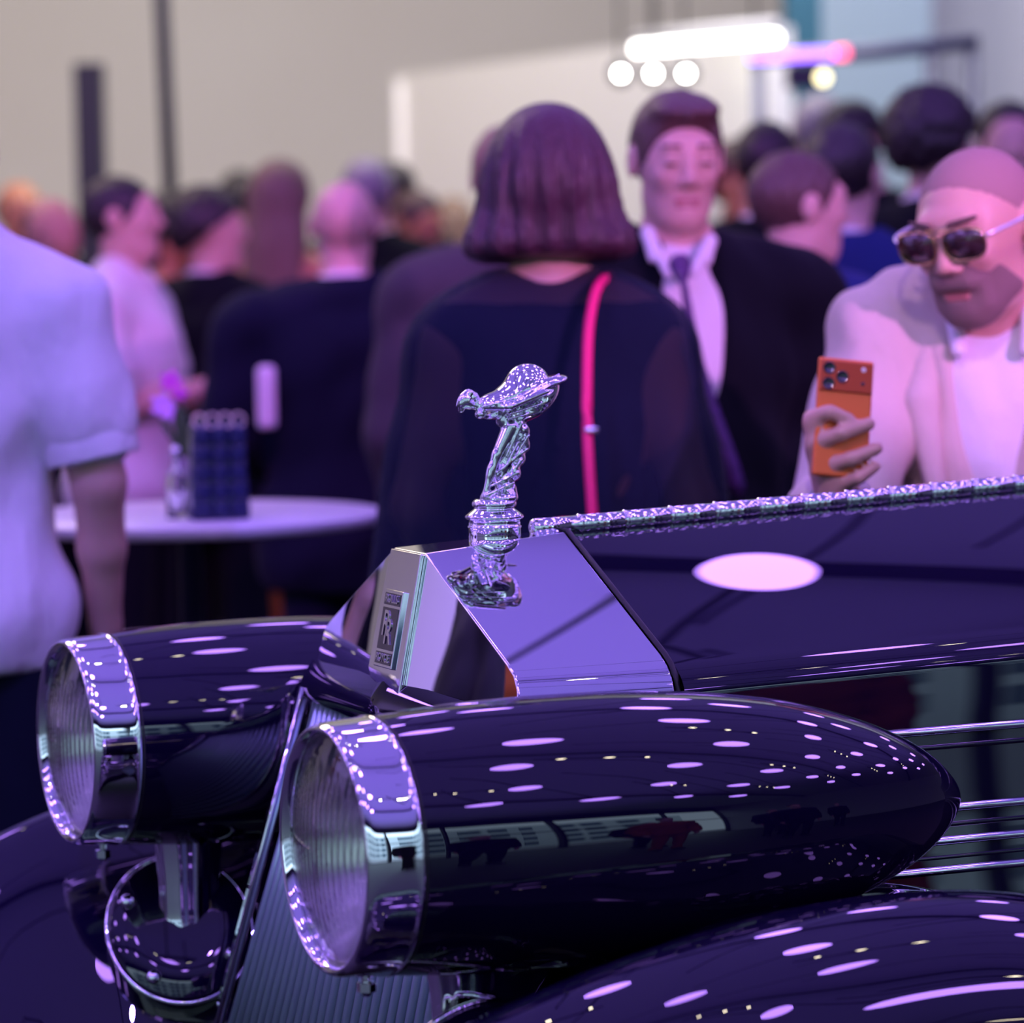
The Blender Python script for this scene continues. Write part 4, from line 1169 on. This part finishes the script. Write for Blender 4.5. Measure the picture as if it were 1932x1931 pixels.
    for x_, z_ in ((-.024, .063), (-.024, .043), (-.006, .053)):
        lathe('camera_lens', (x_, -.0072, z_), (0, -1, 0), [(0, .0082), (.0012, .0082), (.0016, .0072), (.0008, .0065)], LN, ph, 20)
    lathe('flash', (.022, -.0072, .0645), (0, -1, 0), [(0, .0036), (.0008, .003)], mat('white_flash', (.9, .85, .8), .3), ph, 16)
    lathe('sensor', (.022, -.0072, .046), (0, -1, 0), [(0, .003), (.0006, .0025)], LN, ph, 16)
    tag(ph, 'orange phone with three black camera lenses held up by the bearded guest', 'phone')
sun_guest()

# --- guests behind, right
guest(1500, 278, 7.1, 145, 'person with brown hair turned away in a blue suit, right of the violet tie', 0, 'short', HBR, 'suit', C_BLUE, yaw=-38, pitch=6, arms=('fold', 'fold'), h=.011)
guest(1590, 224, 7.75, 165, 'person in a dark blue suit seen from behind, head just above the brown-haired one', 0, 'short', HB, 'suit', C_BLUE, yaw=-8)
guest(1622, 180, 10.2, -35, 'person in white shirt and black bow tie looking down, far behind the blue suits', 0, 'short', HB, 'suit', C_BLACK, yaw=-20, pitch=25, front=True, h=.011)
guest(1762, 168, 8.5, 150, 'person with thick dark hair in a black suit, just above the shaved head', 0, 'curly', HB, 'suit', C_BLACK, yaw=-12)
guest(1905, 182, 9.3, 20, 'person with dark hair cut off by the right edge above the shaved head', 0, 'short', HB, 'suit', C_NAVY, yaw=-20)
guest(1446, 222, 9.3, 170, 'person with dark hair whose head shows low beside the tall man in a tie', 1, 'short', HB, 'suit', C_BLACK)
guest(1402, 268, 11.2, 20, 'person with curly brown hair mostly hidden behind the tall man in a tie', 2, 'curly', HBR, 'suit', C_GREY)
guest(1545, 172, 12.0, 175, 'person with pale grey hair far back below the violet light bar', 0, 'short', HGR, 'suit', C_GREY)
guest(962, 228, 7.6, 170, 'person with dark blond hair mostly hidden behind the plum-brown bob', 0, 'short', HLB, 'suit', C_GREY)
# --- guests behind, left
guest(648, 330, 8.3, 180, 'person with a bald head seen from behind in a dark suit beside the round table', 0, 'none', HB, 'suit', C_NAVY, B=1.22,
      arms=(((.205, .02, 1.40), (.27, .03, 1.13), (.13, -.20, 1.02)), ((.205, .02, 1.40), (.29, .03, 1.14), (.18, -.20, 1.05))), h=.010)
guest(232, 326, 9.3, 78, 'person in profile in a white polo shirt with both hands held out in front', 0, 'short', HB, 'shirt', C_WHITE2, sleeves='short', trousers=C_BLACK, yaw=4,
      arms=(((.205, .02, 1.40), (.23, -.04, 1.15), (.03, -.26, 1.20)), ((.205, .02, 1.40), (.23, -.03, 1.14), (.02, -.27, 1.19))), B=1.12, h=.010)
guest(92, 362, 10.2, 50, 'person with thinning brown hair just left of the white polo shirt', 1, 'ring', HBR, 'suit', C_BLACK, yaw=-10, pitch=12)
guest(38, 334, 12.5, 30, 'person with a warm tan face far back at the left edge above the receding hair', 2, 'ring', HB, 'suit', C_BLACK)
guest(396, 356, 10.0, 150, 'person with a mop of dark curls and a black jacket, face turned right', 0, 'curly', HB, 'suit', C_BLACK, yaw=-50, B=1.0, shirt=C_WHITE2)
guest(318, 362, 11.4, 60, 'person with dark hair and bare shoulders between the white polo and the dark curls', 2, 'long', HB, 'dress', C_BLACK, fem=True, sleeves='none', legs=False)
guest(456, 318, 14.5, 160, 'person with dark hair far back, above the dark curls', 1, 'short', HB, 'suit', C_BLACK)
guest(532, 300, 10.7, 160, 'person with long light brown hair and a bare arm beside the bald head', 2, 'long', HLB, 'dress', C_ORANGE, fem=True, sleeves='none', legs=False,
      arms=(((.185, .02, 1.38), (.24, .04, 1.12), (.14, -.18, 1.0)), ((.185, .02, 1.38), (.27, .02, 1.12), (.17, -.16, 1.0))))
guest(694, 292, 11.4, 170, 'person with grey hair behind the right side of the bald head', 0, 'short', HGR, 'suit', C_BLACK, B=1.1)
guest(742, 300, 12.5, 175, 'person with black hair and a dark jacket just right of the grey hair', 1, 'short', HB, 'suit', C_BLACK)
guest(778, 352, 12.0, 40, 'person with a warm tan face far back near the edge of the white booth', 2, 'short', HBR, 'suit', C_BLACK, pitch=20)
guest(856, 372, 14.5, 170, 'person with long fair hair far back left of the plum-brown bob', 0, 'long', HLB, 'dress', C_BLACK, fem=True, legs=False)
guest(812, 396, 13.6, 190, 'person with a pink ear and cropped hair low between the grey hair and the bob', 0, 'buzz', HLB, 'suit', C_BLACK)

# guests standing outside the view, mirrored in the chrome and the paint
def guest_at(x_, y_, f_, m_, hm, lb, gr, sk=1):
    """a guest standing on the floor at x_, y_"""
    global at
    keep = at
    at = lambda px, py, D: np.array([x_, y_, 1.78 + .02 * math.sin(x_ * 9)])
    guest(0, 0, 1, f_, lb, sk, 'short', hm, 'suit', m_, h=.015, group=gr)
    at = keep
for a_ in ((-2.1, 6.9, 150, C_BLACK, HB), (-2.7, 5.7, 120, C_GREY, HBR), (-3.3, 7.6, 160, C_NAVY, HB), (-4.1, 6.3, 110, C_ORANGE, HLB), (-3.4, 4.6, 80, C_BLACK, HB), (-2.9, 9.0, 170, C_WHITE2, HB)):
    guest_at(*a_, 'guest standing among others left of the round table', 'guests left of the view')
for a_ in ((4.0, 2.3, 230, C_BLACK, HB), (4.9, 1.6, 225, C_NAVY, HBR), (3.5, 1.2, 215, C_ORANGE, HB), (5.9, 2.5, 240, C_BLACK, HLB), (2.6, .3, 200, C_BLACK, HB), (6.3, .9, 230, C_GREY, HB), (4.4, .3, 215, C_BLACK, HB)):
    guest_at(*a_, 'guest standing on the street side of the car, mirrored in its flank', 'guests on the street side', 0)

# ================================================================ ROUND TABLE AND WHAT STANDS ON IT
tb = at(358, 969, 6.5)
table = empty('round_table', (tb[0], tb[1], 0))
TW = mat('white_table_top', (0.72, 0.71, 0.74), .35); TL = mat('navy_table_leg', (0.02, 0.025, 0.06), .4)
tz = tb[2]
lathe('table_top', (0, 0, tz - .024), (0, 0, 1), [(0, .352), (.004, .362), (.020, .365), (.024, .361)], TW, table, 96)
lathe('column', (0, 0, .02), (0, 0, 1), [(0, .030), (tz - .06, .022), (tz - .045, .10)], TL, table, 24)
lathe('base', (0, 0, 0), (0, 0, 1), [(0, .24), (.012, .24), (.03, .06)], TL, table, 48)
tag(table, 'round white high table on a dark column', 'table')
st = at(305, 1090, 7.0); st0 = np.array([st[0], st[1], 0])
stool = empty('bar_stool', st0)
PALE = mat('pale_wood', (.42, .36, .30), .6)
def s_(px, py, D): return at(px, py, D) - st0
for a in range(4):
    an = a * PI / 2 + .35
    tube('leg', [(.10 * math.cos(an), .10 * math.sin(an), .74), (.17 * math.cos(an), .17 * math.sin(an), .36), (.23 * math.cos(an), .23 * math.sin(an), .0)], [.014, .017, .013], PALE, stool, 10, sm=4)
lathe('seat', (0, 0, .74), (0, 0, 1), [(0, .12), (.01, .165), (.04, .17), (.055, .13)], PALE, stool, 40)
tube('foot_ring', [(.19 * math.cos(a), .19 * math.sin(a), .25) for a in np.linspace(0, 2 * PI, 25)[:-1]], .009, CHROME, stool, 8, closed=True)
tag(stool, 'pale bar stool with curved legs under the round table', 'stool')
# quilted navy bag with ring handles
QN = mat('quilted_navy_leather', (0.015, 0.018, 0.09), .32, coat=.4)
BG = mat('beige_ring', (.62, .52, .42), .4)
bc = at(412, 962, 6.35); bc[2] = tz
hb = empty('handbag', bc, .25)
for j in range(5):
    for i in range(3):
        o = box('quilted_pad', (-.033 + i * .033, -.034, .020 + j * .034), (.031, .016, .032), QN, hb, bevel=.007)
prof = [(-.058, .0), (-.056, .09), (-.048, .178)]
pyd('bag_body', [(-.055, -.034, 0), (.055, -.034, 0), (.055, .034, 0), (-.055, .034, 0), (-.048, -.022, .178), (.048, -.022, .178), (.048, .022, .178), (-.048, .022, .178)],
    [(3, 2, 1, 0), (4, 5, 6, 7), (0, 1, 5, 4), (1, 2, 6, 5), (2, 3, 7, 6), (3, 0, 4, 7)], QN, hb, bevel=.006)
for x_ in (-.036, -.012, .012, .036):
    tube('ring', [(x_ + .012 * math.cos(a), -.030 + .004 * math.sin(a), .182 + .013 * math.sin(a)) for a in np.linspace(0, 2 * PI, 17)[:-1]], .0028, BG, hb, 6, closed=True)
tag(hb, 'quilted navy handbag with beige rings on the round table', 'bag')
# glass bottle
GLASS = mat('clear_glass', (0.97, 0.99, 1.0), .02, trans=1.0, ior=1.45)
gc = at(334, 966, 6.38); gc[2] = tz
gb = empty('glass_bottle', gc)
lathe('glass', (0, 0, 0), (0, 0, 1), smoothprof([(0, .017), (.004, .019), (.05, .019), (.08, .017), (.098, .008), (.115, .008)], 4) + [(.115, .006), (.09, .006), (.07, .014), (.01, .016), (.006, .001)], GLASS, gb, 32, cap=False)
lathe('stopper', (0, 0, .108), (0, 0, 1), smoothprof([(0, .005), (.006, .008), (.016, .010), (.024, .006), (.027, .001)], 3), CHROME, gb, 20)
tag(gb, 'small clear glass bottle standing left of the quilted navy handbag', 'bottle')
# potted orchid
fc = at(352, 955, 6.62); fc[2] = tz
fl = empty('flower_vase', fc)
GRN = mat('green_leaf', (.04, .10, .03), .5); MAG = mat('magenta_petal', (.62, .08, .62), .6); LIL = mat('lilac_petal', (.60, .38, .85), .6)
lathe('vase', (0, 0, 0), (0, 0, 1), smoothprof([(0, .022), (.03, .030), (.08, .024), (.10, .016)], 4), mat('grey_vase', (.15, .15, .18), .3), fl, 32)
for i in range(7):
    a = i * .9; l = .10 + .02 * (i % 3)
    P = []
    for t in np.linspace(0, 1, 8):
        wd = .012 * math.sin(t * PI) ** .7 + .0005
        x_ = .045 * t * math.cos(a) * 1.1; y_ = .045 * t * math.sin(a); z_ = .09 + l * t - .03 * t * t
        P.append([(x_ - wd * math.sin(a), y_ + wd * math.cos(a), z_), (x_ + .003 * math.cos(a), y_, z_ - .003), (x_ + wd * math.sin(a), y_ - wd * math.cos(a), z_)])
    o = grid('leaf', np.array(P), GRN, fl); o.modifiers.new('t', 'SOLIDIFY').thickness = .001
for i, (px_, py_, m_, r_) in enumerate(((322, 720, MAG, .017), (306, 765, LIL, .018), (340, 742, MAG, .012), (318, 775, LIL, .015))):
    c = at(px_, py_, 6.58) - fc
    tube('flower_stem', [(0, 0, .09), c * .5 + np.array([.01, 0, .06]), c], .0018, GRN, fl, 6, sm=4)
    for k_ in range(5):
        a = k_ * 2 * PI / 5
        implicit('petal', [ell(tuple(c + np.array([math.cos(a), -.2, math.sin(a)]) * r_ * .75), (r_ * .72, .004, r_ * .45), .002, euler(0, -a, 0))], .003, m_, fl)
tag(fl, 'vase of green leaves with magenta and lilac blossoms behind the glass bottle', 'flowers')
# candle and coaster box
cc = at(205, 958, 6.42); cc[2] = tz
cd = empty('candle', cc)
lathe('wax', (0, 0, .008), (0, 0, 1), [(0, .009), (.052, .009), (.055, .006)], mat('white_wax', (.85, .82, .72), .5), cd, 20)
lathe('holder', (0, 0, 0), (0, 0, 1), [(0, .020), (.006, .020), (.010, .012)], GLASS, cd, 24)
tag(cd, 'thin white candle on the left part of the round table', 'candle')
nb = at(183, 955, 6.40); nb[2] = tz + .006
tag(box('napkin', tuple(nb), (.075, .06, .012), mat('magenta_napkin', (.35, .05, .22), .8), None, bevel=.003, rz=.3), 'folded magenta napkin beside the thin white candle', 'napkin')
# folded white programme under the arm of the bald guest
wn = at(503, 750, 8.14)
tag(box('clutch_bag', tuple(wn), (.045, .03, .150), mat('white_satin', (.75, .75, .74), .5), None, bevel=.014, rz=.2), 'small white clutch held upright at the elbow of the bald guest', 'bag')
